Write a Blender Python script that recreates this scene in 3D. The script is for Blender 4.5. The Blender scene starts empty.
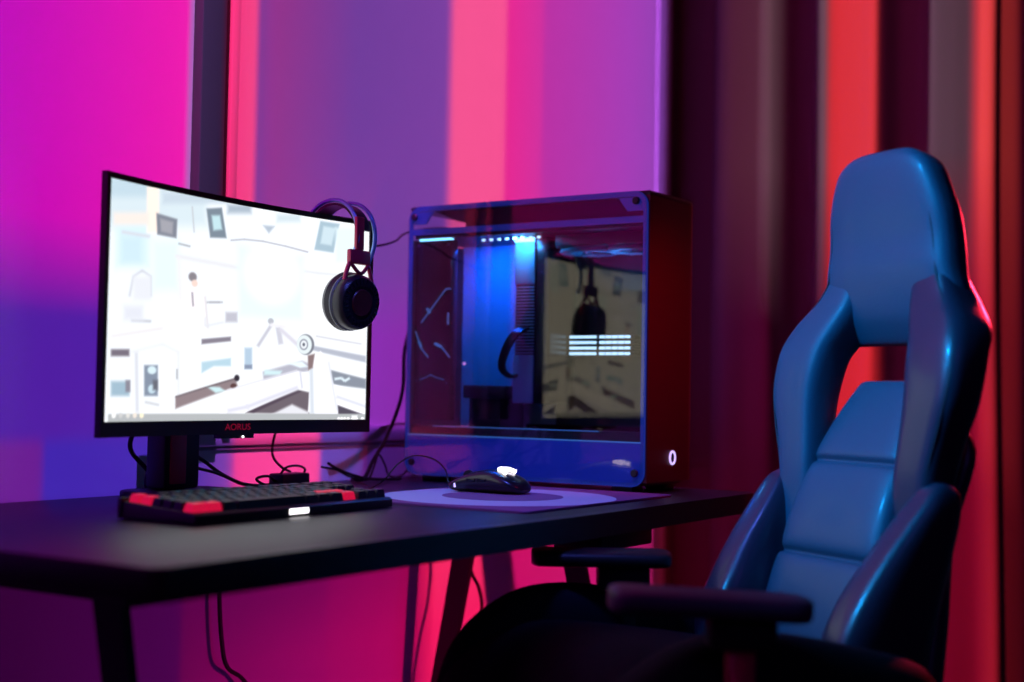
import bpy, bmesh, math, random
import numpy as np
from mathutils import Vector, Matrix
random.seed(7)
SC = bpy.context.scene
COL = SC.collection
PI = math.pi
DZ = 0.70            # everything is laid out with the desk top at z = 0, then lifted by DZ

# ------------------------------------------------------------------ materials
def lin(c):
    c = c / 255.0
    return c / 12.92 if c <= .04045 else ((c + .055) / 1.055) ** 2.4
def rgb(r, g, b): return (lin(r), lin(g), lin(b), 1)

def mat(name, col, rough=.5, metal=0., emit=None, estr=1., noise=0., nscale=60., bump=0., coat=0., spec=None, stretch=None):
    m = bpy.data.materials.new(name); m.use_nodes = True
    nt = m.node_tree; b = nt.nodes['Principled BSDF']
    b.inputs['Base Color'].default_value = col
    b.inputs['Roughness'].default_value = rough
    b.inputs['Metallic'].default_value = metal
    if coat: b.inputs['Coat Weight'].default_value = coat; b.inputs['Coat Roughness'].default_value = .12
    if spec is not None: b.inputs['Specular IOR Level'].default_value = spec
    if emit:
        b.inputs['Emission Color'].default_value = emit; b.inputs['Emission Strength'].default_value = estr
    if noise or bump:
        tc = nt.nodes.new('ShaderNodeTexCoord'); mp = nt.nodes.new('ShaderNodeMapping')
        if stretch: mp.inputs['Scale'].default_value = stretch
        n = nt.nodes.new('ShaderNodeTexNoise'); n.inputs['Scale'].default_value = nscale; n.inputs['Detail'].default_value = 4
        nt.links.new(tc.outputs['Object'], mp.inputs[0]); nt.links.new(mp.outputs[0], n.inputs['Vector'])
        if noise:
            mr = nt.nodes.new('ShaderNodeMapRange'); mr.inputs['To Min'].default_value = 1 - noise; mr.inputs['To Max'].default_value = 1 + noise
            nt.links.new(n.outputs['Fac'], mr.inputs[0])
            mx = nt.nodes.new('ShaderNodeVectorMath'); mx.operation = 'SCALE'; mx.inputs[0].default_value = col[:3]
            nt.links.new(mr.outputs[0], mx.inputs['Scale']); nt.links.new(mx.outputs[0], b.inputs['Base Color'])
        if bump:
            bp = nt.nodes.new('ShaderNodeBump'); bp.inputs['Strength'].default_value = bump; bp.inputs['Distance'].default_value = .002
            nt.links.new(n.outputs['Fac'], bp.inputs['Height']); nt.links.new(bp.outputs[0], b.inputs['Normal'])
    return m

M = {}
M['wall'] = mat('wall_paint', (.8, .8, .8, 1), .9, noise=.02, nscale=20, spec=.1)
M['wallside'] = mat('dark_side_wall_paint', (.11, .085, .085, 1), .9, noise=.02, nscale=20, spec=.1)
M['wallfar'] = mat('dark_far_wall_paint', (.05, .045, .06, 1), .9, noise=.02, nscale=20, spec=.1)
M['floor'] = mat('dark_floor', (.05, .045, .045, 1), .5, noise=.3, nscale=8)
M['ceiling'] = mat('ceiling_paint', (.05, .05, .06, 1), .9, noise=.02)
M['post'] = mat('window_post_metal', (.09, .085, .10, 1), .55, noise=.05)
M['postdark'] = mat('window_post_gap', (.012, .01, .014, 1), .6, noise=.05)
M['rail'] = mat('wall_rail_paint', (.62, .62, .64, 1), .6, noise=.03)
M['seam'] = mat('rail_shadow_gap', (.28, .25, .3, 1), .8, noise=.03)
M['curtain'] = mat('curtain_cloth', (.12, .113, .11, 1), .95, noise=.06, nscale=500, bump=.12, spec=.05, stretch=(1, 1, .25))
M['desk'] = mat('desk_laminate', (.016, .015, .018, 1), .42, noise=.25, nscale=300, bump=.08)
M['deskedge'] = mat('desk_edge_band', (.02, .017, .02, 1), .6, noise=.1)
M['steel'] = mat('black_steel', (.012, .012, .014, 1), .5, noise=.1, nscale=200)
M['plastic'] = mat('black_plastic', (.012, .012, .015, 1), .45, noise=.1, nscale=300)
M['gloss'] = mat('gloss_black_plastic', (.01, .01, .013, 1), .2, noise=.05)
M['bezel'] = mat('bezel_plastic', (.018, .012, .016, 1), .38, noise=.08, nscale=200)
M['key'] = mat('keycap_plastic', (.010, .011, .018, 1), .4, noise=.08)
M['keyred'] = mat('lit_red_keycap', (.10, .004, .02, 1), .4, emit=rgb(225, 18, 66), estr=.75, noise=.05)
M['legend'] = mat('teal_key_legend', (.02, .05, .06, 1), .4, emit=rgb(30, 90, 120), estr=1., noise=.05)
M['white_led'] = mat('white_led', (.9, .9, .9, 1), .4, emit=(1, .93, .95, 1), estr=3.2, noise=.01)
M['cyan_led'] = mat('cyan_led', (.6, .9, 1, 1), .4, emit=(.25, .75, 1, 1), estr=3.2, noise=.01)
M['ram_led'] = mat('memory_led', (.8, .95, 1, 1), .4, emit=(.6, .9, 1, 1), estr=1.7, noise=.01)
M['ring_led'] = mat('power_ring_led', (.8, .7, 1, 1), .4, emit=(.62, .5, 1, 1), estr=1.3, noise=.01)
M['line_glow'] = mat('dim_glow_line', (.1, .3, .5, 1), .4, emit=rgb(60, 130, 190), estr=.5, noise=.01)
M['pink_led'] = mat('pink_led', (1, .4, .8, 1), .4, emit=(1, .35, .8, 1), estr=2., noise=.01)
M['logo_red'] = mat('red_lettering', (.6, .03, .08, 1), .5, emit=rgb(150, 10, 45), estr=.6, noise=.01)
M['cable'] = mat('cable_rubber', (.008, .008, .01, 1), .5, noise=.1)
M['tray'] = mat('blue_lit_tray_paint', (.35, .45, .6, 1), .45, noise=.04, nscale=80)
M['traydark'] = mat('case_interior_black', (.012, .014, .02, 1), .5, noise=.1)
M['silver'] = mat('satin_blue_grey_metal', (.10, .30, .40, 1), .4, .1, noise=.06, nscale=120, stretch=(1, 1, .05))
M['fin'] = mat('heatsink_fin_metal', (.10, .26, .34, 1), .4, .2, noise=.05)
M['case'] = mat('brushed_case_panel', (.13, .022, .026, 1), .4, .55, noise=.12, nscale=200, stretch=(.05, 1, 1))
M['casetop'] = mat('case_top_panel', (.03, .02, .028, 1), .35, .4, noise=.1)
M['border'] = mat('blue_border_painted_glow', (.02, .06, .22, 1), .35, .2, noise=.05, coat=.2, emit=rgb(12, 44, 140), estr=.6)  # emission paints blue light on the border, which is no lamp
M['shroud'] = mat('blue_shroud_painted_glow', (.03, .09, .42, 1), .35, noise=.05, coat=.5, emit=rgb(3, 26, 112), estr=.75)  # blue panel; the emission paints a glow it does not give off
M['pad'] = mat('mouse_pad_cloth', (.30, .11, .24, 1), .9, noise=.06, nscale=600, bump=.15, spec=.1)
M['padring'] = mat('mouse_pad_print_light', (.62, .60, .70, 1), .9, noise=.05, nscale=600, spec=.1)
M['padcore'] = mat('mouse_pad_print_core', (.30, .15, .30, 1), .9, noise=.05, nscale=600, spec=.1)
M['mouse'] = mat('mouse_shell', (.014, .012, .02, 1), .3, noise=.05, coat=.3)
M['leather'] = mat('leatherette_painted_blue_lit', (.02, .085, .13, 1), .48, noise=.10, nscale=450, bump=.25, coat=.1)  # black leather with the blue light put into its base colour
M['leather2'] = mat('leatherette_side_painted_shade', (.030, .028, .05, 1), .36, noise=.10, nscale=450, bump=.2, coat=.25)  # darker copy of the leather, shade put into the colour
M['piping'] = mat('seam_thread', (.01, .01, .02, 1), .6, noise=.05)
M['seat'] = mat('black_seat_fabric', (.006, .006, .012, 1), .8, noise=.2, nscale=400, spec=.2)
M['arm'] = mat('armrest_rubber', (.06, .04, .08, 1), .55, noise=.1, nscale=200)
M['padring_h'] = mat('grey_ear_cushion_trim', (.16, .16, .18, 1), .5, noise=.1)
M['headblue'] = mat('headband_tube_painted_light', (.25, .45, .95, 1), .3, .5, noise=.05)  # blue base colour stands in for blue light on the tubes
M['headred'] = mat('red_yoke_plastic', (.70, .03, .10, 1), .35, noise=.08)
M['cup'] = mat('ear_cup_plastic', (.018, .010, .022, 1), .35, noise=.1, nscale=200)
M['cupred'] = mat('ear_cup_red_disc', (.12, .01, .02, 1), .4, noise=.1)

def glass_mat():
    m = bpy.data.materials.new('tinted_tempered_glass'); m.use_nodes = True; nt = m.node_tree; nt.nodes.clear()
    out = nt.nodes.new('ShaderNodeOutputMaterial'); mix = nt.nodes.new('ShaderNodeMixShader')
    tr = nt.nodes.new('ShaderNodeBsdfTransparent'); tr.inputs[0].default_value = (.80, .84, .92, 1)
    gl = nt.nodes.new('ShaderNodeBsdfGlossy'); gl.inputs['Color'].default_value = (1, .84, .56, 1); gl.inputs['Roughness'].default_value = .0
    mix.inputs[0].default_value = .046
    nt.links.new(tr.outputs[0], mix.inputs[1]); nt.links.new(gl.outputs[0], mix.inputs[2]); nt.links.new(mix.outputs[0], out.inputs[0])
    return m
M['glass'] = glass_mat()

def screen_mat():
    m = bpy.data.materials.new('lit_screen_image'); m.use_nodes = True; nt = m.node_tree
    b = nt.nodes['Principled BSDF']; b.inputs['Base Color'].default_value = (.01, .01, .01, 1); b.inputs['Roughness'].default_value = .3
    a = nt.nodes.new('ShaderNodeVertexColor'); a.layer_name = 'picture'
    nt.links.new(a.outputs[0], b.inputs['Emission Color']); b.inputs['Emission Strength'].default_value = 1.27
    return m
M['screen'] = screen_mat()

# ------------------------------------------------------------------ object helpers
ROOTS = []
def _finish(o, parent, label, cat, group, kind, smooth, angle=40):
    me = o.data
    if smooth:
        me.shade_smooth()
        try: me.set_sharp_from_angle(angle=math.radians(angle))
        except Exception: pass
    if parent is None:
        # origin at the base centre
        vs = [v.co for v in me.vertices]
        mn = Vector((min(v.x for v in vs), min(v.y for v in vs), min(v.z for v in vs))); mx = Vector((max(v.x for v in vs), max(v.y for v in vs), max(v.z for v in vs)))
        c = Vector(((mn.x + mx.x) / 2, (mn.y + mx.y) / 2, mn.z))
        me.transform(Matrix.Translation(-c)); o.location = c; ROOTS.append(o)
    else:
        p = parent; off = Vector((0, 0, 0))
        while p is not None: off += p.location; p = p.parent
        me.transform(Matrix.Translation(-off)); o.parent = parent
    if label: o['label'] = label
    if cat: o['category'] = cat
    if group: o['group'] = group
    if kind: o['kind'] = kind
def obj(name, bm, material, parent=None, label=None, cat=None, group=None, kind=None, smooth=True, angle=40, subsurf=0):
    me = bpy.data.meshes.new(name)
    if isinstance(bm, bmesh.types.BMesh):
        bmesh.ops.recalc_face_normals(bm, faces=bm.faces); bm.to_mesh(me); bm.free()
    o = bpy.data.objects.new(name, me); COL.objects.link(o)
    for mm in (material if isinstance(material, (list, tuple)) else [material]): me.materials.append(mm)
    _finish(o, parent, label, cat, group, kind, smooth, angle)
    if subsurf:
        md = o.modifiers.new('subdivision', 'SUBSURF'); md.levels = md.render_levels = subsurf
    return o
def thing(name, loc, label, cat, group=None):
    o = bpy.data.objects.new(name, None); COL.objects.link(o); o.location = loc; o.empty_display_size = .05
    o['label'] = label; o['category'] = cat
    if group: o['group'] = group
    ROOTS.append(o); return o

def B(): return bmesh.new()
def add_box(bm, x0, x1, y0, y1, z0, z1, bev=0., seg=2, mtx=None, mi=0):
    r = bmesh.ops.create_cube(bm, size=1)
    vs = r['verts']
    for v in vs:
        v.co = Vector((x0 + (v.co.x + .5) * (x1 - x0), y0 + (v.co.y + .5) * (y1 - y0), z0 + (v.co.z + .5) * (z1 - z0)))
    fs = list({f for v in vs for f in v.link_faces})
    if bev:
        es = list({e for f in fs for e in f.edges})
        rr = bmesh.ops.bevel(bm, geom=es, offset=bev, segments=seg, affect='EDGES', profile=.5)
        vs = list({v for f in rr['faces'] for v in f.verts} | {v for v in vs if v.is_valid})
        fs = list({f for v in vs for f in v.link_faces})
    if mi:
        for f in fs: f.material_index = mi
    if mtx is not None: bmesh.ops.transform(bm, matrix=mtx, verts=vs)
    return vs
def cat(pts, n=6):
    P = [Vector(p) for p in pts]; out = []
    for i in range(len(P) - 1):
        p0 = P[i - 1] if i else P[0] * 2 - P[1]; p1 = P[i]; p2 = P[i + 1]; p3 = P[i + 2] if i + 2 < len(P) else P[-1] * 2 - P[-2]
        for k in range(n):
            t = k / n
            out.append(.5 * ((2 * p1) + (p2 - p0) * t + (2 * p0 - 5 * p1 + 4 * p2 - p3) * t * t + (-p0 + 3 * p1 - 3 * p2 + p3) * t ** 3))
    out.append(P[-1]); return out
def add_tube(bm, pts, rad, seg=8, smooth=True, flat=None, mi=0):
    P = cat(pts) if smooth and len(pts) > 2 else [Vector(p) for p in pts]
    rings = []; prev = None; N = len(P)
    for i, p in enumerate(P):
        t = (P[min(i + 1, N - 1)] - P[max(i - 1, 0)]).normalized()
        if prev is None:
            a = Vector((0, 0, 1)) if abs(t.z) < .9 else Vector((1, 0, 0)); nx = t.cross(a).normalized()
        else: nx = (prev - t * prev.dot(t)).normalized()
        prev = nx; ny = t.cross(nx)
        r = rad(i / (N - 1)) if callable(rad) else rad; fl = flat or 1
        rings.append([bm.verts.new(p + nx * r * math.cos(2 * PI * k / seg) + ny * r * fl * math.sin(2 * PI * k / seg)) for k in range(seg)])
    for a, b in zip(rings, rings[1:]):
        for k in range(seg):
            f = bm.faces.new((a[k], a[(k + 1) % seg], b[(k + 1) % seg], b[k])); f.material_index = mi
    for rg in (rings[0][::-1], rings[-1]): bm.faces.new(rg).material_index = mi
def add_loft(bm, rings, closed_ends=True, mi=0):
    R = [[bm.verts.new(p) for p in r] for r in rings]; n = len(R[0])
    for a, b in zip(R, R[1:]):
        for k in range(n): bm.faces.new((a[k], a[(k + 1) % n], b[(k + 1) % n], b[k])).material_index = mi
    if closed_ends: bm.faces.new(R[0][::-1]).material_index = mi; bm.faces.new(R[-1]).material_index = mi
def add_prism(bm, pts, vec, mi=0, bev=0.):
    vec = Vector(vec); a = [bm.verts.new(Vector(p)) for p in pts]; b = [bm.verts.new(Vector(p) + vec) for p in pts]; n = len(a)
    fs = [bm.faces.new(a[::-1]), bm.faces.new(b)]
    for k in range(n): fs.append(bm.faces.new((a[k], a[(k + 1) % n], b[(k + 1) % n], b[k])))
    for f in fs: f.material_index = mi
    if bev:
        es = list({e for f in fs[:2] for e in f.edges}); bmesh.ops.bevel(bm, geom=es, offset=bev, segments=2, affect='EDGES', profile=.5)
def rrect(x0, x1, y0, y1, r, n=6):
    out = []
    for cx, cy, a0 in ((x1 - r, y1 - r, 0), (x0 + r, y1 - r, 90), (x0 + r, y0 + r, 180), (x1 - r, y0 + r, 270)):
        for k in range(n + 1):
            a = math.radians(a0 + 90 * k / n); out.append((cx + r * math.cos(a), cy + r * math.sin(a)))
    return out
def add_lathe(bm, prof, o, axis, seg=40, mi=0):
    """prof: list of (radius, height along axis)"""
    o = Vector(o); ax = Vector(axis).normalized(); a = Vector((0, 0, 1)) if abs(ax.z) < .9 else Vector((1, 0, 0))
    u = ax.cross(a).normalized(); v = ax.cross(u)
    rings = [[o + ax * h + (u * math.cos(2 * PI * k / seg) + v * math.sin(2 * PI * k / seg)) * max(r, 1e-5) for k in range(seg)] for r, h in prof]
    add_loft(bm, rings, True, mi)
def copy_child(o, parent, loc=None):
    c = o.copy(); COL.objects.link(c); c.parent = parent
    if loc is not None: c.location = loc
    return c

# ------------------------------------------------------------------ room shell
WY = .088       # back wall plane
WX = 1.27       # right wall plane
XL, YF, ZB, ZT = -3.6, -3.4, -.70, 1.75
def shell(name, x0, x1, y0, y1, z0, z1, m):
    bm = B(); add_box(bm, x0, x1, y0, y1, z0, z1); return obj(name, bm, m, kind='structure', smooth=False)
shell('floor', XL, WX, YF, WY, ZB - .05, ZB, M['floor'])
shell('ceiling', XL, WX, YF, WY, ZT, ZT + .05, M['ceiling'])
shell('wall_back', XL, WX, WY, WY + .1, ZB - .05, ZT + .05, M['wall'])
shell('wall_right', WX, WX + .1, YF, WY + .1, ZB - .05, ZT + .05, M['wallside'])
shell('wall_left', XL - .1, XL, YF - .1, WY + .1, ZB - .05, ZT + .05, M['wallfar'])
shell('wall_front', XL, WX, YF - .1, YF, ZB - .05, ZT + .05, M['wallfar'])
shell('baseboard_back', XL, WX, WY - .012, WY, ZB, ZB + .09, M['rail'])
# window post standing on the wall rail
bm = B(); add_box(bm, -.455, -.402, WY - .022, WY, .105, ZT, .003); obj('trim_1', bm, M['post'], kind='structure')
bm = B(); add_box(bm, -.402, -.384, WY - .010, WY, .105, ZT, .001); obj('trim_2', bm, M['postdark'], kind='structure')
bm = B(); add_box(bm, -.384, -.366, WY - .016, WY, .105, ZT, .002); obj('trim_3', bm, M['wall'], kind='structure')
# low wall rail and its gap
bm = B(); add_box(bm, -.455, WX, WY - .004, WY, .0650, .0965, .003); obj('trim_4', bm, M['rail'], kind='structure')
bm = B(); add_box(bm, -.455, WX, WY - .002, WY, .0600, .0650); obj('trim_5', bm, M['seam'], kind='structure', smooth=False)
# corner boxing
bm = B(); add_box(bm, 1.150, 1.220, WY - .006, WY, ZB, ZT, .002); obj('trim_6', bm, M['wall'], kind='structure')
bm = B(); add_box(bm, 1.256, WX, -1.6, .03, -.125, -.02, .003); add_box(bm, 1.260, WX, -1.6, .03, -.02, .005, .002); obj('trim_7', bm, M['wallside'], kind='structure')
bm = B(); add_box(bm, 1.222, WX, WY - .008, WY, ZB, ZT); obj('trim_8', bm, M['wallside'], kind='structure', smooth=False)

# ------------------------------------------------------------------ curtain
def curtain(name, knots, label, zt=1.68, zb=-.66):
    P = cat([(x, y, 0) for y, x in knots], 7); nz = 14; bm = B()
    cols = []
    for i, p in enumerate(P):
        col = []
        for j in range(nz + 1):
            z = zb + (zt - zb) * j / nz; q = 1 - j / nz
            col.append(bm.verts.new((p.x + .012 * q * math.sin(p.y * 21 + z * 1.6), p.y + .010 * q * math.sin(z * 2.2 + p.y * 9), z)))
        cols.append(col)
    for a, b in zip(cols, cols[1:]):
        for j in range(nz): bm.faces.new((a[j], b[j], b[j + 1], a[j + 1]))
    o = obj(name, bm, M['curtain'], label=label, cat='curtain', angle=180)
    md = o.modifiers.new('cloth_thickness', 'SOLIDIFY'); md.thickness = .003
    return o
curtain('curtain', [(-.035, 1.245), (-.07, 1.21), (-.10, 1.192), (-.15, 1.186), (-.20, 1.178), (-.225, 1.20), (-.26, 1.232), (-.30, 1.235), (-.322, 1.20), (-.345, 1.184), (-.38, 1.196),
    (-.43, 1.198), (-.465, 1.186), (-.485, 1.20), (-.515, 1.232), (-.56, 1.235), (-.592, 1.21), (-.61, 1.178), (-.655, 1.182), (-.70, 1.190), (-.745, 1.182), (-.762, 1.205), (-.80, 1.235),
    (-.85, 1.22), (-.89, 1.19), (-.94, 1.20), (-.98, 1.23), (-1.03, 1.21), (-1.08, 1.188), (-1.14, 1.21), (-1.2, 1.235), (-1.26, 1.2), (-1.33, 1.19), (-1.4, 1.22), (-1.5, 1.2)],
    'floor length pleated curtain behind the chair, lit in red stripes')

# ------------------------------------------------------------------ desk
desk = thing('computer_desk', (-.46, -.27, ZB), 'long black desk on tapered splayed legs carrying the monitor and computer', 'desk')
def front_y(x):
    return -.603 - .010 * math.exp(-((x + .42) / .28) ** 2)
top = [(-1.137, .062)] + [(-1.137, -.59)] + [(-1.125, -.603)] + [(x, front_y(x)) for x in np.linspace(-1.0, .18, 24)] + [(.207, -.59), (.207, .062)]
bm = B(); add_prism(bm, [(x, y, -.032) for x, y in top], (0, 0, .032), bev=.0025); obj('tabletop', bm, M['desk'], desk)
bm = B(); add_box(bm, -1.08, .05, -.50, -.46, -.052, -.032); add_box(bm, -1.08, .12, -.03, .02, -.052, -.032)
add_box(bm, -.30, -.145, -.58, -.50, -.060, -.032, .004); obj('support_rail', bm, M['steel'], desk)
def desk_leg(x, yt, yb, w=.044):
    bm = B(); P = [(x, yt, -.055), (x, yt + (yb - yt) * .30, -.25), (x, yb, -.675)]
    ring = []
    for k, (p, s) in enumerate(zip(P, (1., .92, .7))):
        hw = w / 2 * s; ring.append([(p[0] - .006, p[1] - hw, p[2]), (p[0] + .006, p[1] - hw, p[2]), (p[0] + .006, p[1] + hw, p[2]), (p[0] - .006, p[1] + hw, p[2])])
    add_loft(bm, [[Vector(q) for q in r] for r in ring]); o = obj('leg', bm, M['steel'], desk, smooth=False)
    bm = B(); add_lathe(bm, [(.018, 0), (.02, .004), (.018, .012)], (x, yb, -.688 - .0119 + .012 - .012), (0, 0, 1), 16); obj('foot', bm, M['plastic'], o)
    return o
desk_leg(.10, -.083, .040); desk_leg(.10, -.285, -.44)
desk_leg(-1.0, -.385, -.52); desk_leg(-1.0, -.12, .0)
bm = B(); add_box(bm, -1.02, -.98, -.42, -.05, -.062, -.032); obj('cross_brace', bm, M['steel'], desk)
bm = B(); add_box(bm, .08, .12, -.34, -.01, -.062, -.032); obj('cross_brace', bm, M['steel'], desk)

# ------------------------------------------------------------------ monitor
W_ = .557; CX, CY = -.541, -.113; Z0 = .094; YAW = .026; RC = 1.09 * 1.5 * W_ / .61; HH = .338; BZ = .008; BB = .020
def mp(s, z, depth=0.):      # s across (metres from centre), z height above the lower rim, depth behind the front
    ang = s / RC; rr = RC + depth; lx = rr * math.sin(ang); ly = -RC + (rr * math.cos(ang)) - 0.0
    ly = -(RC - RC * math.cos(ang)) + depth * math.cos(ang); lx = RC * math.sin(ang) + depth * math.sin(ang)
    return Vector((CX + lx * math.cos(YAW) - ly * math.sin(YAW), CY + lx * math.sin(YAW) + ly * math.cos(YAW), Z0 + z))
mon = thing('computer_monitor', (-.555, -.02, 0), 'wide curved monitor showing a bright white robot laboratory scene', 'monitor')
def curved_slab(bm, s0, s1, z0, z1, d0, d1, n=28):
    rings = []
    for k in range(n + 1):
        s = s0 + (s1 - s0) * k / n; rings.append([mp(s, z0, d0), mp(s, z0, d1), mp(s, z1, d1), mp(s, z1, d0)])
    add_loft(bm, rings)
bm = B(); h = W_ / 2
curved_slab(bm, -h, h, 0, BB, -.001, .008); curved_slab(bm, -h, h, HH - BZ, HH, -.001, .008)
curved_slab(bm, -h, -h + BZ, BB, HH - BZ, -.001, .008, 1); curved_slab(bm, h - BZ, h, BB, HH - BZ, -.001, .008, 1)
obj('bezel', bm, M['bezel'], mon)
bm = B(); curved_slab(bm, -h + .020, h - .004, .004, HH - .004, .008, .022); curved_slab(bm, -h * .8, h * .42, .03, HH - .03, .022, .034); curved_slab(bm, -h * .35, h * .35, .07, HH - .09, .034, .05)
obj('back_shell', bm, M['plastic'], mon)
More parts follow.
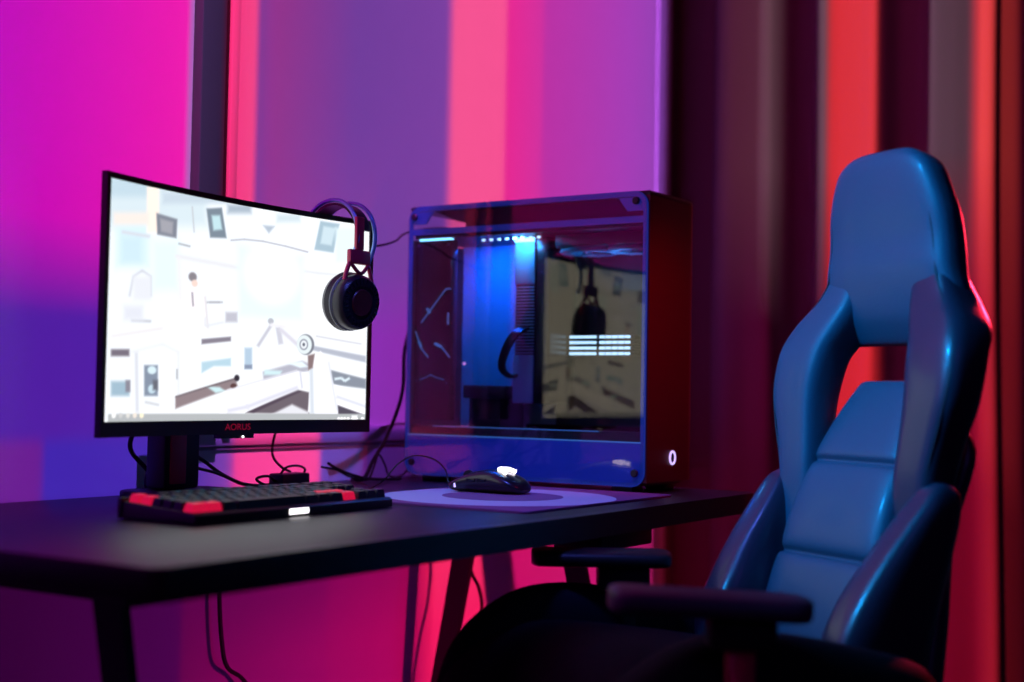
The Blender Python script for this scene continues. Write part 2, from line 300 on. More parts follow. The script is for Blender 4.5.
# the picture, painted per vertex onto the curved panel
PAINT = [('P',(214,226,232),6,[(-0.0086,1.0162),(0.3619,1.1183),(0.3673,0.8751),(-0.0029,0.7968)]),('P',(196,214,224),4,[(-0.001,1.0019),(0.144,1.0417),(0.1461,0.9568),(0.0011,0.9205)]),('P',(214,232,240),6,[(0.0255,0.8194),(0.1488,0.8464),(0.1534,0.6595),(0.0301,0.6391)]),('P',(206,226,236),4,[(0.0486,0.7664),(0.1211,0.7811),(0.1238,0.6716),(0.0513,0.6592)]),('P',(224,240,242),6,[(0.1653,0.7728),(0.2609,0.7914),(0.266,0.5726),(0.1705,0.5596)]),('P',(250,236,226),2,[(0.1377,0.9973),(0.1817,1.0087),(0.1864,0.8114),(0.1425,0.8024)]),('P',(238,228,222),3,[(0.0172,0.8587),(0.1477,0.8888),(0.149,0.8379),(0.0185,0.8097)]),('P',(212,214,222),1.5,[(0.0473,0.7808),(0.1531,0.7812),(0.1547,0.7941),(0.0488,0.7933)]),('P',(226,226,230),2,[(0.2465,0.7143),(0.5019,0.6974),(0.5043,0.7162),(0.2489,0.7319)]),('P',(170,175,182),1,[(0.2606,0.7749),(0.3054,0.77),(0.3066,0.7767),(0.2618,0.7816)]),('P',(196,200,206),1,[(0.3072,0.9515),(0.3172,0.8377),(0.3217,0.839),(0.3116,0.953)]),('P',(142,146,158),1.2,[(0.1749,0.8936),(0.2542,0.8839),(0.2533,0.8),(0.1806,0.8021)]),('P',(172,172,180),1.5,[(0.1894,0.8738),(0.239,0.868),(0.2374,0.8135),(0.1943,0.8172)]),('P',(138,150,162),1.2,[(0.3638,0.9551),(0.4223,0.9727),(0.4433,0.8368),(0.3809,0.8274)]),('P',(196,222,228),1.5,[(0.3837,0.9293),(0.4159,0.9363),(0.4259,0.8729),(0.3924,0.8617)]),('P',(178,190,202),3,[(0.444,0.9924),(0.5348,1.0131),(0.5356,0.9708),(0.4449,0.951)]),('P',(200,212,222),3,[(0.197,0.9867),(0.4428,1.0475),(0.4439,0.997),(0.1981,0.9393)]),('P',(206,208,216),1.5,[(0.0874,0.5223),(0.0998,0.6079),(0.0926,0.6084),(0.0802,0.5231)]),('P',(206,208,216),1.5,[(0.0983,0.605),(0.1304,0.6353),(0.1262,0.6416),(0.0941,0.6113)]),('P',(206,208,216),1.5,[(0.1674,0.5335),(0.1654,0.6187),(0.1581,0.6176),(0.1601,0.5326)]),('P',(206,208,216),1.5,[(0.1637,0.622),(0.1302,0.6423),(0.1263,0.6346),(0.1598,0.6143)]),('P',(226,228,234),3,[(0.0962,0.6081),(0.1617,0.6182),(0.1642,0.516),(0.0987,0.5079)]),('P',(190,192,200),1.5,[(0.0935,0.4194),(0.1663,0.4224),(0.1665,0.4309),(0.0936,0.4278)]),('P',(222,224,232),4,[(0.0631,0.4827),(0.1356,0.4913),(0.1371,0.428),(0.0646,0.4207)]),('E',(150,145,152),1.2,[(0.3184,0.6397),(0.0156,0.0204)]),('E',(236,214,206),1.2,[(0.3265,0.6119),(0.0119,0.016)]),('P',(248,244,246),2,[(0.2958,0.5677),(0.3289,0.5855),(0.363,0.5676),(0.3782,0.3846),(0.2928,0.3775)]),('P',(170,165,175),1.2,[(0.3148,0.57),(0.3199,0.5083),(0.3265,0.5097),(0.3214,0.5714)]),('P',(222,218,222),1.5,[(0.3632,0.5582),(0.3776,0.4156),(0.385,0.4172),(0.3706,0.56)]),('E',(244,248,250),4,[(0.3987,0.6449),(0.0263,0.0453)]),('P',(200,200,206),1.2,[(0.3862,0.5312),(0.4237,0.5357),(0.4235,0.5421),(0.3861,0.5376)]),('P',(226,240,243),5,[(0.4856,0.8156),(0.7463,0.8033),(0.7445,0.4882),(0.5002,0.4829)]),('E',(252,254,254),12,[(0.6214,0.6964),(0.0919,0.1242)]),('P',(186,188,198),0.8,[(0.4591,0.826),(0.5119,0.8406),(0.5114,0.847),(0.4586,0.8324)]),('P',(186,188,198),0.8,[(0.5114,0.8405),(0.5838,0.8445),(0.5842,0.8512),(0.5118,0.8471)]),('P',(186,188,198),0.8,[(0.5835,0.8445),(0.6718,0.8363),(0.6728,0.8431),(0.5845,0.8512)]),('P',(186,188,198),0.8,[(0.6717,0.8363),(0.7607,0.822),(0.7619,0.829),(0.673,0.8431)]),('P',(186,196,208),1.5,[(0.5824,0.9237),(0.6283,0.9281),(0.6061,0.8902)]),('P',(210,222,228),3,[(0.6348,0.9873),(0.727,1.0066),(0.7277,0.9674),(0.6356,0.9488)]),('P',(176,196,208),1.2,[(0.8062,0.9889),(0.8821,0.9881),(0.8608,0.8388),(0.785,0.8416)]),('P',(206,222,230),1.5,[(0.8186,0.9656),(0.8665,0.9643),(0.8522,0.8736),(0.8082,0.8763)]),('P',(222,224,228),1.5,[(0.7472,0.7246),(0.8014,0.7225),(0.8023,0.7325),(0.7481,0.7345)]),('P',(222,224,228),1.5,[(0.8016,0.7225),(0.9337,0.7258),(0.9342,0.7361),(0.8021,0.7325)]),('P',(226,238,242),3,[(0.8675,0.9644),(0.9454,0.9789),(0.9483,0.8048),(0.8706,0.793)]),('P',(228,222,224),2,[(0.0238,0.347),(0.2117,0.3967),(0.2104,0.4051),(0.0225,0.355)]),('P',(232,230,234),2,[(0.257,0.7201),(0.2689,0.5287),(0.28,0.5307),(0.2681,0.7226)]),('P',(134,126,138),1.2,[(0.021,0.2977),(0.0894,0.3022),(0.0901,0.2731),(0.0217,0.2691)]),('P',(168,190,204),1.8,[(0.0243,0.1671),(0.0927,0.1691),(0.0943,0.1066),(0.0259,0.1059)]),('P',(150,148,160),1,[(0.0782,0.1728),(0.0962,0.1733),(0.0975,0.1233),(0.0794,0.1231)]),('P',(212,214,222),2,[(0.1096,0.2909),(0.1195,0.0398),(0.1303,0.0399),(0.1205,0.2918)]),('P',(226,228,232),2,[(0.0942,0.286),(0.2136,0.3279),(0.2117,0.3361),(0.0923,0.2939)]),('P',(226,228,232),2,[(0.2111,0.328),(0.2708,0.2972),(0.2739,0.3053),(0.2142,0.336)]),('P',(226,228,232),2,[(0.2687,0.301),(0.2731,0.1087),(0.2805,0.1088),(0.276,0.3015)]),('P',(146,156,172),1.2,[(0.1454,0.2382),(0.1965,0.2407),(0.1997,0.1078),(0.1487,0.1072)]),('E',(214,230,236),1.2,[(0.1751,0.2183),(0.0164,0.017)]),('E',(200,218,228),1,[(0.1771,0.1374),(0.0146,0.0192)]),('P',(120,122,132),1.5,[(0.1798,0.1758),(0.1981,0.1764),(0.1991,0.1335),(0.1808,0.1332)]),('P',(180,184,190),1,[(0.2656,0.2265),(0.2666,0.1829),(0.2725,0.1831),(0.2715,0.2268)]),('P',(196,198,204),1.5,[(0.1524,0.0786),(0.2038,0.0659),(0.2048,0.0726),(0.1534,0.0852)]),('P',(148,142,154),1,[(0.3585,0.365),(0.4698,0.3852),(0.4703,0.3645),(0.359,0.3426)]),('P',(188,212,224),1.3,[(0.3608,0.2621),(0.4719,0.2863),(0.4727,0.2495),(0.4075,0.2464),(0.3619,0.2128)]),('P',(196,196,206),1.8,[(0.4471,0.4958),(0.4923,0.5006),(0.4933,0.4543),(0.4481,0.45)]),('P',(176,178,186),1.2,[(0.375,0.5303),(0.4349,0.5375),(0.4348,0.543),(0.3749,0.5357)]),('P',(222,224,230),1.5,[(0.3653,0.4644),(0.3662,0.424),(0.3736,0.4247),(0.3727,0.4652)]),('P',(222,224,230),1.5,[(0.3708,0.42),(0.4415,0.4448),(0.4397,0.4536),(0.369,0.4287)]),('P',(156,142,146),1.2,[(0.2654,0.1064),(0.4893,0.1948),(0.5014,0.1582),(0.2667,0.0528)]),('P',(206,230,234),1.3,[(0.3796,0.1551),(0.432,0.1518),(0.4549,0.1341),(0.4176,0.1243)]),('P',(120,110,116),1,[(0.2664,0.1022),(0.4881,0.1879),(0.4869,0.1923),(0.2653,0.1063)]),('E',(72,66,76),1,[(0.4968,0.1951),(0.0098,0.0148)]),('E',(110,84,84),1,[(0.4844,0.1577),(0.0113,0.012)]),('P',(200,200,210),1.4,[(0.5787,0.3442),(0.6276,0.4458),(0.6178,0.4527),(0.569,0.3513)]),('E',(190,192,200),1,[(0.6221,0.4715),(0.0114,0.0143)]),('P',(206,206,216),1.4,[(0.6408,0.4439),(0.6542,0.3611),(0.673,0.3667),(0.6596,0.4498)]),('P',(216,214,224),1.6,[(0.6533,0.43),(0.7256,0.356),(0.7355,0.3713),(0.6632,0.4453)]),('P',(232,230,236),1.6,[(0.622,0.447),(0.681,0.4424),(0.6822,0.4569),(0.6232,0.4613)]),('P',(186,204,220),1.5,[(0.5235,0.3375),(0.5522,0.3395),(0.5543,0.2403),(0.5255,0.239)]),('P',(150,160,180),1,[(0.5251,0.2581),(0.5539,0.2596),(0.5543,0.2403),(0.5255,0.239)]),('P',(186,186,198),1.5,[(0.5958,0.2276),(0.7477,0.2883),(0.7756,0.2757),(0.7723,0.2401),(0.6007,0.1791)]),('P',(208,230,234),1.5,[(0.6034,0.2377),(0.67,0.2357),(0.6626,0.2156),(0.6,0.2132)]),('P',(230,240,244),1.3,[(0.685,0.276),(0.7478,0.2843),(0.772,0.2603),(0.7405,0.2538)]),('P',(126,116,124),1.2,[(0.5337,0.0334),(0.7346,0.1472),(0.7775,0.1341),(0.7803,0.027)]),('P',(104,92,104),1,[(0.5413,0.0382),(0.7307,0.1471),(0.7466,0.1375),(0.5647,0.0333)]),('P',(226,226,232),1.5,[(0.635,0.0273),(0.7124,0.0749),(0.7777,0.0381),(0.778,0.0229)]),('P',(246,246,250),1.2,[(0.4467,0.1294),(0.7329,0.2384),(0.779,0.2232),(0.7804,0.1443),(0.7346,0.1472),(0.5336,0.0382),(0.4336,0.0244)]),('P',(214,214,226),2.5,[(0.4656,0.0341),(0.5425,0.053),(0.5392,0.0713),(0.4623,0.0521)]),('P',(214,214,226),2.5,[(0.5437,0.0534),(0.7373,0.1492),(0.7315,0.1673),(0.538,0.0708)]),('P',(222,222,230),1.2,[(0.4627,0.1341),(0.7297,0.237),(0.7281,0.2435),(0.4611,0.1403)]),('P',(210,212,222),1.5,[(0.7371,0.2329),(0.7465,0.1529),(0.7541,0.1543),(0.7447,0.2345)]),('P',(186,190,202),1.2,[(0.7853,0.3659),(0.9974,0.3264),(0.998,0.2929),(0.7857,0.3437)]),('P',(206,206,214),1,[(0.7995,0.4111),(0.9785,0.3839),(0.9792,0.39),(0.8002,0.417)]),('P',(150,156,168),1.2,[(0.8514,0.2507),(0.9996,0.2077),(1.0004,0.1581),(0.8726,0.1753)]),('P',(220,232,238),1,[(0.8769,0.1971),(0.9046,0.2033),(0.903,0.2157),(0.8753,0.2095)]),('P',(220,232,238),1,[(0.9005,0.2049),(0.9127,0.1898),(0.9194,0.1989),(0.9071,0.2141)]),('P',(220,232,238),1,[(0.9186,0.189),(0.9382,0.2053),(0.9331,0.216),(0.9134,0.1997)]),('P',(246,246,250),1.2,[(0.8685,0.1793),(1.0033,0.1286),(1.0051,0.0229),(0.9827,0.0271),(0.8903,0.0724)]),('P',(214,216,226),2,[(0.8838,0.1086),(1.0026,0.0579),(1.0061,0.0725),(0.8873,0.123)]),('P',(104,98,112),1,[(0.8903,0.0724),(0.9891,0.0271),(0.8912,0.0228)]),('P',(244,244,248),1,[(0.7857,0.2863),(0.818,0.3412),(0.8523,0.2899),(0.8951,0.0228),(0.8238,0.0229),(0.7745,0.0381)]),('P',(212,218,226),2,[(0.7762,0.2552),(0.7844,0.0278),(0.7998,0.0282),(0.7916,0.2564)]),('P',(222,224,232),1.5,[(0.8469,0.2887),(0.8846,0.0426),(0.8922,0.0444),(0.8545,0.2908)]),('P',(150,132,134),1.2,[(0.7694,0.3158),(0.7961,0.3255),(0.7895,0.2561),(0.7723,0.2431)]),('E',(140,142,152),0.8,[(0.7602,0.3691),(0.0331,0.0511)]),('E',(224,232,234),0.8,[(0.7544,0.3686),(0.0293,0.0471)]),('E',(160,162,174),0.8,[(0.7525,0.3685),(0.0169,0.0275)]),('E',(228,232,236),0.6,[(0.7525,0.3685),(0.0123,0.0206)]),('E',(120,122,134),0.6,[(0.7525,0.3685),(0.005,0.0083)]),('P',(186,189,191),0.8,[(0.0171,0.0326),(1.016,0.028),(1.0169,-0.0235),(0.0181,-0.0081)]),('E',(250,250,248),1,[(0.0387,0.0262),(0.0072,0.0106)]),('E',(206,206,206),1,[(0.0639,0.0259),(0.0072,0.0107)]),('E',(222,220,216),1,[(0.0909,0.0256),(0.0072,0.0108)]),('E',(236,226,216),1,[(0.1162,0.0252),(0.0073,0.0108)]),('E',(250,240,214),1,[(0.1416,0.0249),(0.0073,0.0109)]),('E',(250,250,252),0.6,[(0.8961,0.0052),(0.0058,0.0071)]),('E',(250,250,252),0.6,[(0.9077,0.0051),(0.0062,0.007)]),('E',(250,250,252),0.6,[(0.9193,0.0051),(0.0055,0.0071)]),('E',(250,250,252),0.6,[(0.9329,0.005),(0.0062,0.0071)]),('E',(250,250,252),0.6,[(0.9581,0.005),(0.014,0.0072)]),('E',(250,250,252),0.6,[(0.9892,0.0049),(0.0062,0.0072)]),('P',(250,250,252),0.5,[(0.9462,0.0198),(0.9695,0.0198),(0.9696,0.0136),(0.9463,0.0137)])]

def paint_screen(nx, ny):
    U, V = np.meshgrid(np.linspace(0, 1, nx), np.linspace(0, 1, ny)); img = np.zeros((ny, nx, 3))
    base = np.array([238, 240, 243.]); img[:] = base
    img[..., 0] -= 5 * (1 - U) * V; img[..., 1] -= 2 * (1 - U) * V
    ax, ay = 1.0, .60        # aspect of the panel
    px = 1 / 300.
    for kind, c, soft, g in PAINT:
        if kind == 'P':
            pts = [(u * ax, v * ay) for u, v in g]; X, Y = U * ax, V * ay
            d = np.full(X.shape, 1e9); ins = np.zeros(X.shape, bool); j = len(pts) - 1
            for i in range(len(pts)):
                x0, y0 = pts[j]; x1, y1 = pts[i]; ex, ey = x1 - x0, y1 - y0; L2 = ex * ex + ey * ey + 1e-12
                t = np.clip(((X - x0) * ex + (Y - y0) * ey) / L2, 0, 1); d = np.minimum(d, np.hypot(X - x0 - t * ex, Y - y0 - t * ey))
                cond = ((y1 > Y) != (y0 > Y)) & (X < (x0 - x1) * (Y - y1) / ((y0 - y1) + 1e-12) + x1); ins ^= cond; j = i
            sd = np.where(ins, -d, d)
        else:
            (cx, cy), (rx, ry) = g; q = np.sqrt(((U - cx) / rx) ** 2 + ((V - cy) / ry) ** 2); sd = (q - 1) * rx
        a = np.clip(.5 - sd / (soft * px * 2.3), 0, 1)[..., None]; a = a * a * (3 - 2 * a)
        img = img * (1 - a) + np.array(c, float) * a
    return img
NX, NY = 420, 250
IMG = paint_screen(NX, NY)
verts = []; faces = []
for j in range(NY):
    for i in range(NX):
        verts.append(mp((i / (NX - 1) - .5) * (W_ - 2 * BZ), BB + (HH - BB - BZ) * j / (NY - 1), .0012))
for j in range(NY - 1):
    for i in range(NX - 1): a = j * NX + i; faces.append((a, a + 1, a + NX + 1, a + NX))
me = bpy.data.meshes.new('screen'); me.from_pydata([tuple(v - mon.location) for v in verts], [], faces)
ca = me.color_attributes.new('picture', 'FLOAT_COLOR', 'POINT')
L = IMG.reshape(-1, 3) / 255.; L = np.where(L <= .04045, L / 12.92, ((L + .055) / 1.055) ** 2.4) ** 1.25
ca.data.foreach_set('color', np.concatenate([L, np.ones((len(L), 1))], 1).astype(np.float32).ravel())
me.materials.append(M['screen']); me.shade_smooth()
scr = bpy.data.objects.new('screen', me); COL.objects.link(scr); scr.parent = mon; scr['label'] = 'glowing picture of a white robot laboratory with a taskbar'
# lettering under the picture
def text_mesh(s, size, fn, material, parent, name='lettering', extrude=.0):
    cu = bpy.data.curves.new('t', 'FONT'); cu.body = s; cu.size = size; cu.align_x = 'CENTER'; cu.align_y = 'CENTER'
    to = bpy.data.objects.new('t', cu); COL.objects.link(to); bpy.context.view_layer.update()
    dg = bpy.context.evaluated_depsgraph_get(); me = bpy.data.meshes.new_from_object(to.evaluated_get(dg)); bpy.data.objects.remove(to)
    for v in me.vertices: v.co = fn(v.co.x, v.co.y)
    o = bpy.data.objects.new(name, me); COL.objects.link(o); me.materials.clear(); me.materials.append(material)
    _finish(o, parent, None, None, None, None, False); return o
text_mesh('AORUS', .013, lambda x, y: mp(x * 1.25, BB * .5 + y, -.0018), M['logo_red'], mon)
bm = B(); curved_slab(bm, -.035, .035, -.006, 0, .0, .012, 6); obj('control_knob', bm, M['plastic'], mon)
bm = B(); add_lathe(bm, [(.0001, 0), (.0016, .0005), (.0016, .002)], mp(.012, -.004, -.002), (0, 1, 0), 12); obj('power_light', bm, M['white_led'], mon)
# stand
bm = B(); add_box(bm, -.600, -.530, -.030, .010, .012, .30, .006); obj('stand_column', bm, M['plastic'], mon)
bm = B(); add_box(bm, -.590, -.560, -.0325, -.029, .02, .22, .001); obj('column_inlay', bm, M['headred'], mon)
bm = B(); add_box(bm, -.60, -.49, -.075, -.02, .20, .28, .006); obj('mount_head', bm, M['plastic'], mon)
bm = B(); add_prism(bm, [(-.565 + x, -.02 + y, 0.0) for x, y in rrect(-.075, .085, -.075, .055, .03)], (0, 0, .011), bev=.003); obj('stand_base', bm, M['plastic'], mon)

# ------------------------------------------------------------------ headset hanging on the monitor corner
hs = thing('gaming_headset', (-.35, -.125, .25), 'black and red over-ear headset hung over the right corner of the monitor', 'headset')
HXc = -.350; HYc = -.124
def band_pts(x, R, ztop, yc=HYc, a0=-12, a1=192, sq=1.0, tw=0.):
    return [(x + tw * math.cos(math.radians(a)), yc - R * math.cos(math.radians(a)), ztop - R * sq + R * sq * math.sin(math.radians(a))) for a in np.linspace(a0, a1, 13)]
for dx in (-.021, .021):
    bm = B(); add_tube(bm, [(px - .12 * (.45 - pz) * (pz < .45), py, pz) for px, py, pz in band_pts(HXc + .014 + dx, .058, .455, sq=1.1, a0=-32, a1=212)], .0034, 10); obj('headband_tube', bm, M['headblue'], hs)
bm = B()
rings = []
for a in np.linspace(8, 172, 19):
    R = .049; y = HYc - R * math.cos(math.radians(a)); z = .4490 - R + R * math.sin(math.radians(a))
    nrm = Vector((0, -math.cos(math.radians(a)), math.sin(math.radians(a)))); c = Vector((HXc + .010, y, z)); w = .0165
    rings.append([c + Vector((-w, 0, 0)) - nrm * .002, c + Vector((w, 0, 0)) - nrm * .002, c + Vector((w, 0, 0)) + nrm * .002, c + Vector((-w, 0, 0)) + nrm * .002])
add_loft(bm, rings); obj('suspension_strap', bm, M['cup'], hs)
HXa = HXc; HXc = HXc - .010
for sgn, yb in ((-1, HYc - .058), (1, HYc + .066)):
    bm = B()
    add_box(bm, HXc - .024, HXc + .024, yb - .0045, yb + .0045, .352, .374, .0025)
    add_box(bm, HXc - .009, HXc + .009, yb - .003, yb + .003, .374, .425, .0015)
    add_tube(bm, [(HXc - .021, yb, .355), (HXc - .030, yb, .335), (HXc - .034, yb, .315)], .0035, 8)
    add_tube(bm, [(HXc + .021, yb, .355), (HXc + .030, yb, .335), (HXc + .034, yb, .315)], .0035, 8)
    add_tube(bm, [(HXc - .021, yb + sgn * .002, .352), (HXc, yb + sgn * .004, .338), (HXc + .021, yb + sgn * .002, .352)], .003, 8)
    yk = obj('yoke', bm, M['headred'], hs)
    o = Vector((HXc - .008, yb, .294)); ax = Vector((-.14, sgn, -.10 if sgn < 0 else .05)).normalized()
    bm = B(); add_lathe(bm, [(.030, -.006), (.042, -.004), (.0425, .004), (.041, .011), (.037, .0155), (.026, .017), (.0255, .0155), (.0, .0155)], o, ax, 48); cu = obj('ear_cup', bm, M['cup'], hs)
    bm = B(); add_lathe(bm, [(.0, .0145), (.0205, .0165), (.019, .0185), (.014, .0178), (.0, .0178)], o, ax, 32); obj('cup_disc', bm, M['cupred'], cu)
    bm = B()
    for k in range(28):
        a = 2 * PI * k / 28; u_ = ax.cross(Vector((0, 0, 1))).normalized(); v_ = ax.cross(u_); d = u_ * math.cos(a) + v_ * math.sin(a)
        add_tube(bm, [o + d * .029 + ax * .0168, o + d * .036 + ax * .016], .0011, 5, smooth=False)
    obj('grille_ribs', bm, M['gloss'], cu)
    bm = B(); add_lathe(bm, [(.028, -.0095), (.0435, -.0095), (.0445, -.006), (.042, -.003), (.030, -.003)], o, ax, 40); obj('cushion_trim', bm, M['padring_h'], cu)
    bm = B(); add_lathe(bm, [(.018, -.012), (.030, -.0085), (.043, -.010), (.0455, -.018), (.042, -.026), (.032, -.029), (.022, -.026), (.020, -.018)], o, ax, 40); obj('ear_cushion', bm, M['cup'], cu)

# ------------------------------------------------------------------ computer tower
TW = .19; TD = .491; TH = .496
pc = thing('computer_tower', (TW / 2, -TD / 2, 0), 'black computer tower with a glass side, blue lights inside and a red lit front', 'computer')
def yz_prism(bm, poly, x0, x1, mi=0, bev=0.): add_prism(bm, [(x0, y, z) for y, z in poly], (x1 - x0, 0, 0), mi, bev)
# glass sheet with its border ring, glow painted into its colour
out = rrect(-.488, -.004, .012, .494, .024, 8)
bm = B(); yz_prism(bm, out, -.0045, -.001); g = obj('glass_panel', bm, M['glass'], pc, smooth=False)
def ring(bm, outer, inner, x0, x1):
    n = len(outer)
    vo = [bm.verts.new((x0, y, z)) for y, z in outer]; vi = [bm.verts.new((x0, y, z)) for y, z in inner]
    wo = [bm.verts.new((x1, y, z)) for y, z in outer]; wi = [bm.verts.new((x1, y, z)) for y, z in inner]
    for k in range(n):
        j = (k + 1) % n
        bm.faces.new((vo[k], vo[j], vi[j], vi[k])); bm.faces.new((wo[j], wo[k], wi[k], wi[j])); bm.faces.new((vo[j], vo[k], wo[k], wo[j])); bm.faces.new((vi[k], vi[j], wi[j], wi[k]))
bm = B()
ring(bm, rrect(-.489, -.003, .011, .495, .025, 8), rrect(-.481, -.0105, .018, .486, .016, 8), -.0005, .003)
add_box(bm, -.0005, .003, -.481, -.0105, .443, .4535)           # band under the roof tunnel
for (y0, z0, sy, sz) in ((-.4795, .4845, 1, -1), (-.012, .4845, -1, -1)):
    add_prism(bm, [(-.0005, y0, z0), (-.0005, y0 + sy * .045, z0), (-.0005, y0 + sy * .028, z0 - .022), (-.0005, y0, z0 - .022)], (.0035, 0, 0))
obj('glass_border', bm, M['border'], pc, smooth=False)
bm = B(); add_box(bm, .0002, .004, -.482, -.0095, .018, .083); obj('lower_shroud', bm, M['shroud'], pc, smooth=False)
bm = B(); add_box(bm, -.0012, .0045, -.482, -.0095, .0822, .0842); obj('shroud_edge', bm, M['line_glow'], pc, smooth=False)
bm = B(); add_box(bm, -.0002, .003, -.0098, -.0072, .084, .443); obj('edge_light', bm, M['line_glow'], pc, smooth=False)
for y, z in ((-.470, .478), (-.018, .4755), (-.474, .034), (-.022, .034)):
    bm = B(); add_lathe(bm, [(.0065, 0), (.0065, .003), (.005, .0045), (.0, .0045)], (-.0045, y, z), (-1, 0, 0), 20); obj('thumb_screw', bm, M['plastic'], pc)
# outer shell
prof = rrect(.0, TW, -TD, -.0, .004, 3)
def case_u(x0, x1, y0, y1, r):     # footprint with a rounded front-right edge
    pts = [(x0, y1), (x0, y0)]
    for k in range(9):
        a = math.radians(-90 + 90 * k / 8); pts.append((x1 - r + r * math.cos(a), y0 + r + r * math.sin(a)))
    pts.append((x1, y1)); return pts
fp = case_u(.004, TW, -TD, -.002, .035)
inn = case_u(.004, TW - .008, -TD + .010, -.010, .030)
bm = B()
n = len(fp)
vo = [bm.verts.new((x, y, .018)) for x, y in fp]; wo = [bm.verts.new((x, y, .488)) for x, y in fp]
vi = [bm.verts.new((x, y, .018)) for x, y in inn]; wi = [bm.verts.new((x, y, .488)) for x, y in inn]
for k in range(1, n - 1):
    bm.faces.new((vo[k], vo[k + 1], wo[k + 1], wo[k])); bm.faces.new((vi[k + 1], vi[k], wi[k], wi[k + 1])); bm.faces.new((wo[k], wo[k + 1], wi[k + 1], wi[k])); bm.faces.new((vo[k + 1], vo[k], vi[k], vi[k + 1]))
bm.faces.new((vo[1], wo[1], wi[1], vi[1])); bm.faces.new((vo[-1], vi[-1], wi[-1], wo[-1]))
obj('front_shell', bm, M['case'], pc)
bm = B(); add_prism(bm, [(x, y, .487) for x, y in fp], (0, 0, .009), bev=.004); obj('top_panel', bm, M['casetop'], pc)
bm = B(); add_prism(bm, [(x, y, .0125) for x, y in case_u(.004, TW - .01, -TD + .012, -.008, .03)], (0, 0, .006)); obj('bottom_plate', bm, M['casetop'], pc)
for x in (.035, TW - .04):
    for y in (-.44, -.05):
        bm = B(); add_box(bm, x - .02, x + .02, y - .02, y + .02, .0, .0126, .003); obj('foot', bm, M['plastic'], pc)
bm = B(); add_box(bm, .004, TW - .008, -.010, -.004, .018, .435); obj('rear_plate', bm, M['traydark'], pc, smooth=False)
# power ring
bm = B(); add_tube(bm, [(.096 + .0095 * math.cos(a), -TD - .0008, .057 + .0105 * math.sin(a)) for a in np.linspace(0, 2 * PI, 33)], .0017, 8, smooth=False); obj('power_ring', bm, M['ring_led'], pc)
bm = B(); add_lathe(bm, [(.0085, 0), (.0085, .0015), (.0, .0015)], (.096, -TD + .001, .057), (0, -1, 0), 24); obj('power_button', bm, M['gloss'], pc)
# tunnel under the roof, closed except at the rear
bm = B(); add_box(bm, .006, TW - .01, -TD + .012, -.012, .437, .444); obj('chamber_roof', bm, M['traydark'], pc, smooth=False)
bm = B(); yz_prism(bm, [(-.48, .444), (-.48, .487), (-.048, .487), (-.09, .470), (-.115, .463), (-.115, .444)], .018, .022); obj('tunnel_screen', bm, M['casetop'], pc, smooth=False)
# chamber: tray, step, floor
bm = B(); add_box(bm, .160, .168, -.155, -.012, .084, .437); obj('tray_panel', bm, M['tray'], pc, smooth=False)
bm = B(); add_box(bm, .142, .168, -.235, -.155, .105, .437); obj('tray_step', bm, M['tray'], pc, smooth=False)
bm = B(); add_box(bm, .142, .168, -TD + .014, -.235, .105, .437); obj('motherboard', bm, M['traydark'], pc, smooth=False)
bm = B(); add_box(bm, .006, TW - .012, -TD + .014, -.012, .078, .0835); obj('chamber_floor', bm, M['traydark'], pc, smooth=False)
bm = B(); add_box(bm, .006, .030, -TD + .014, -.012, .0840, .100); obj('floor_rail', bm, M['traydark'], pc, smooth=False)
bm = B(); add_box(bm, .0055, .0075, -.40, -.06, .0985, .1000); obj('painted_rail_highlight', bm, M['line_glow'], pc, smooth=False)  # thin glowing strip paints a highlight along the rail
# dark reservoir panel with circuit lines
dp = None
bm = B(); add_box(bm, .010, .030, -.091, -.011, .110, .434, .002); dp = obj('reservoir_panel', bm, M['gloss'], pc)
bm = B(); add_box(bm, .0085, .020, -.088, -.020, .4335, .4365); obj('strip_light', bm, M['cyan_led'], dp, smooth=False)
def yz_line(bm, pts, w=.0009, x=.0094):
    for a, b in zip(pts, pts[1:]):
        a = Vector((0, *a)); b = Vector((0, *b)); d = (b - a).normalized(); nrm = Vector((0, -d.z, d.y)) * w
        add_prism(bm, [(x, *(a + nrm).yz), (x, *(b + nrm).yz), (x, *(b - nrm).yz), (x, *(a - nrm).yz)], (.0006, 0, 0))
for pts_, w_ in (([(-.091, .345), (-.080, .345), (-.026, .285)], .0012), ([(-.014, .270), (-.026, .240), (-.044, .222)], .0012), ([(-.056, .247), (-.074, .240), (-.091, .222)], .0012),
        ([(-.086, .281), (-.086, .302)], .0018), ([(-.046, .302), (-.038, .311)], .0026), ([(-.058, .247), (-.073, .241)], .0026), ([(-.022, .251), (-.028, .240)], .0024), ([(-.026, .182), (-.040, .186), (-.050, .191), (-.062, .186), (-.080, .182)], .0006)):
    bm = B(); yz_line(bm, pts_, w_); obj('circuit_line', bm, M['line_glow'], dp, smooth=False)
for y, z in ((-.018, .425), (-.084, .425), (-.018, .18), (-.085, .176)):
    bm = B(); add_lathe(bm, [(.0016, 0), (.0016, .0006), (.0, .0006)], (.0098, y, z), (-1, 0, 0), 10); obj('screw', bm, M['fin'], dp)
bm = B(); add_box(bm, .04, .14, -.190, -.100, .150, .173, .002); add_box(bm, .06, .14, -.168, -.100, .084, .150, .002); obj('drive_shelf', bm, M['traydark'], pc)
bm = B(); add_lathe(bm, [(.0018, 0), (.0018, .001), (.0, .001)], (.160, -.018, .215), (-1, 0, 0), 10); obj('status_light', bm, M['pink_led'], pc)
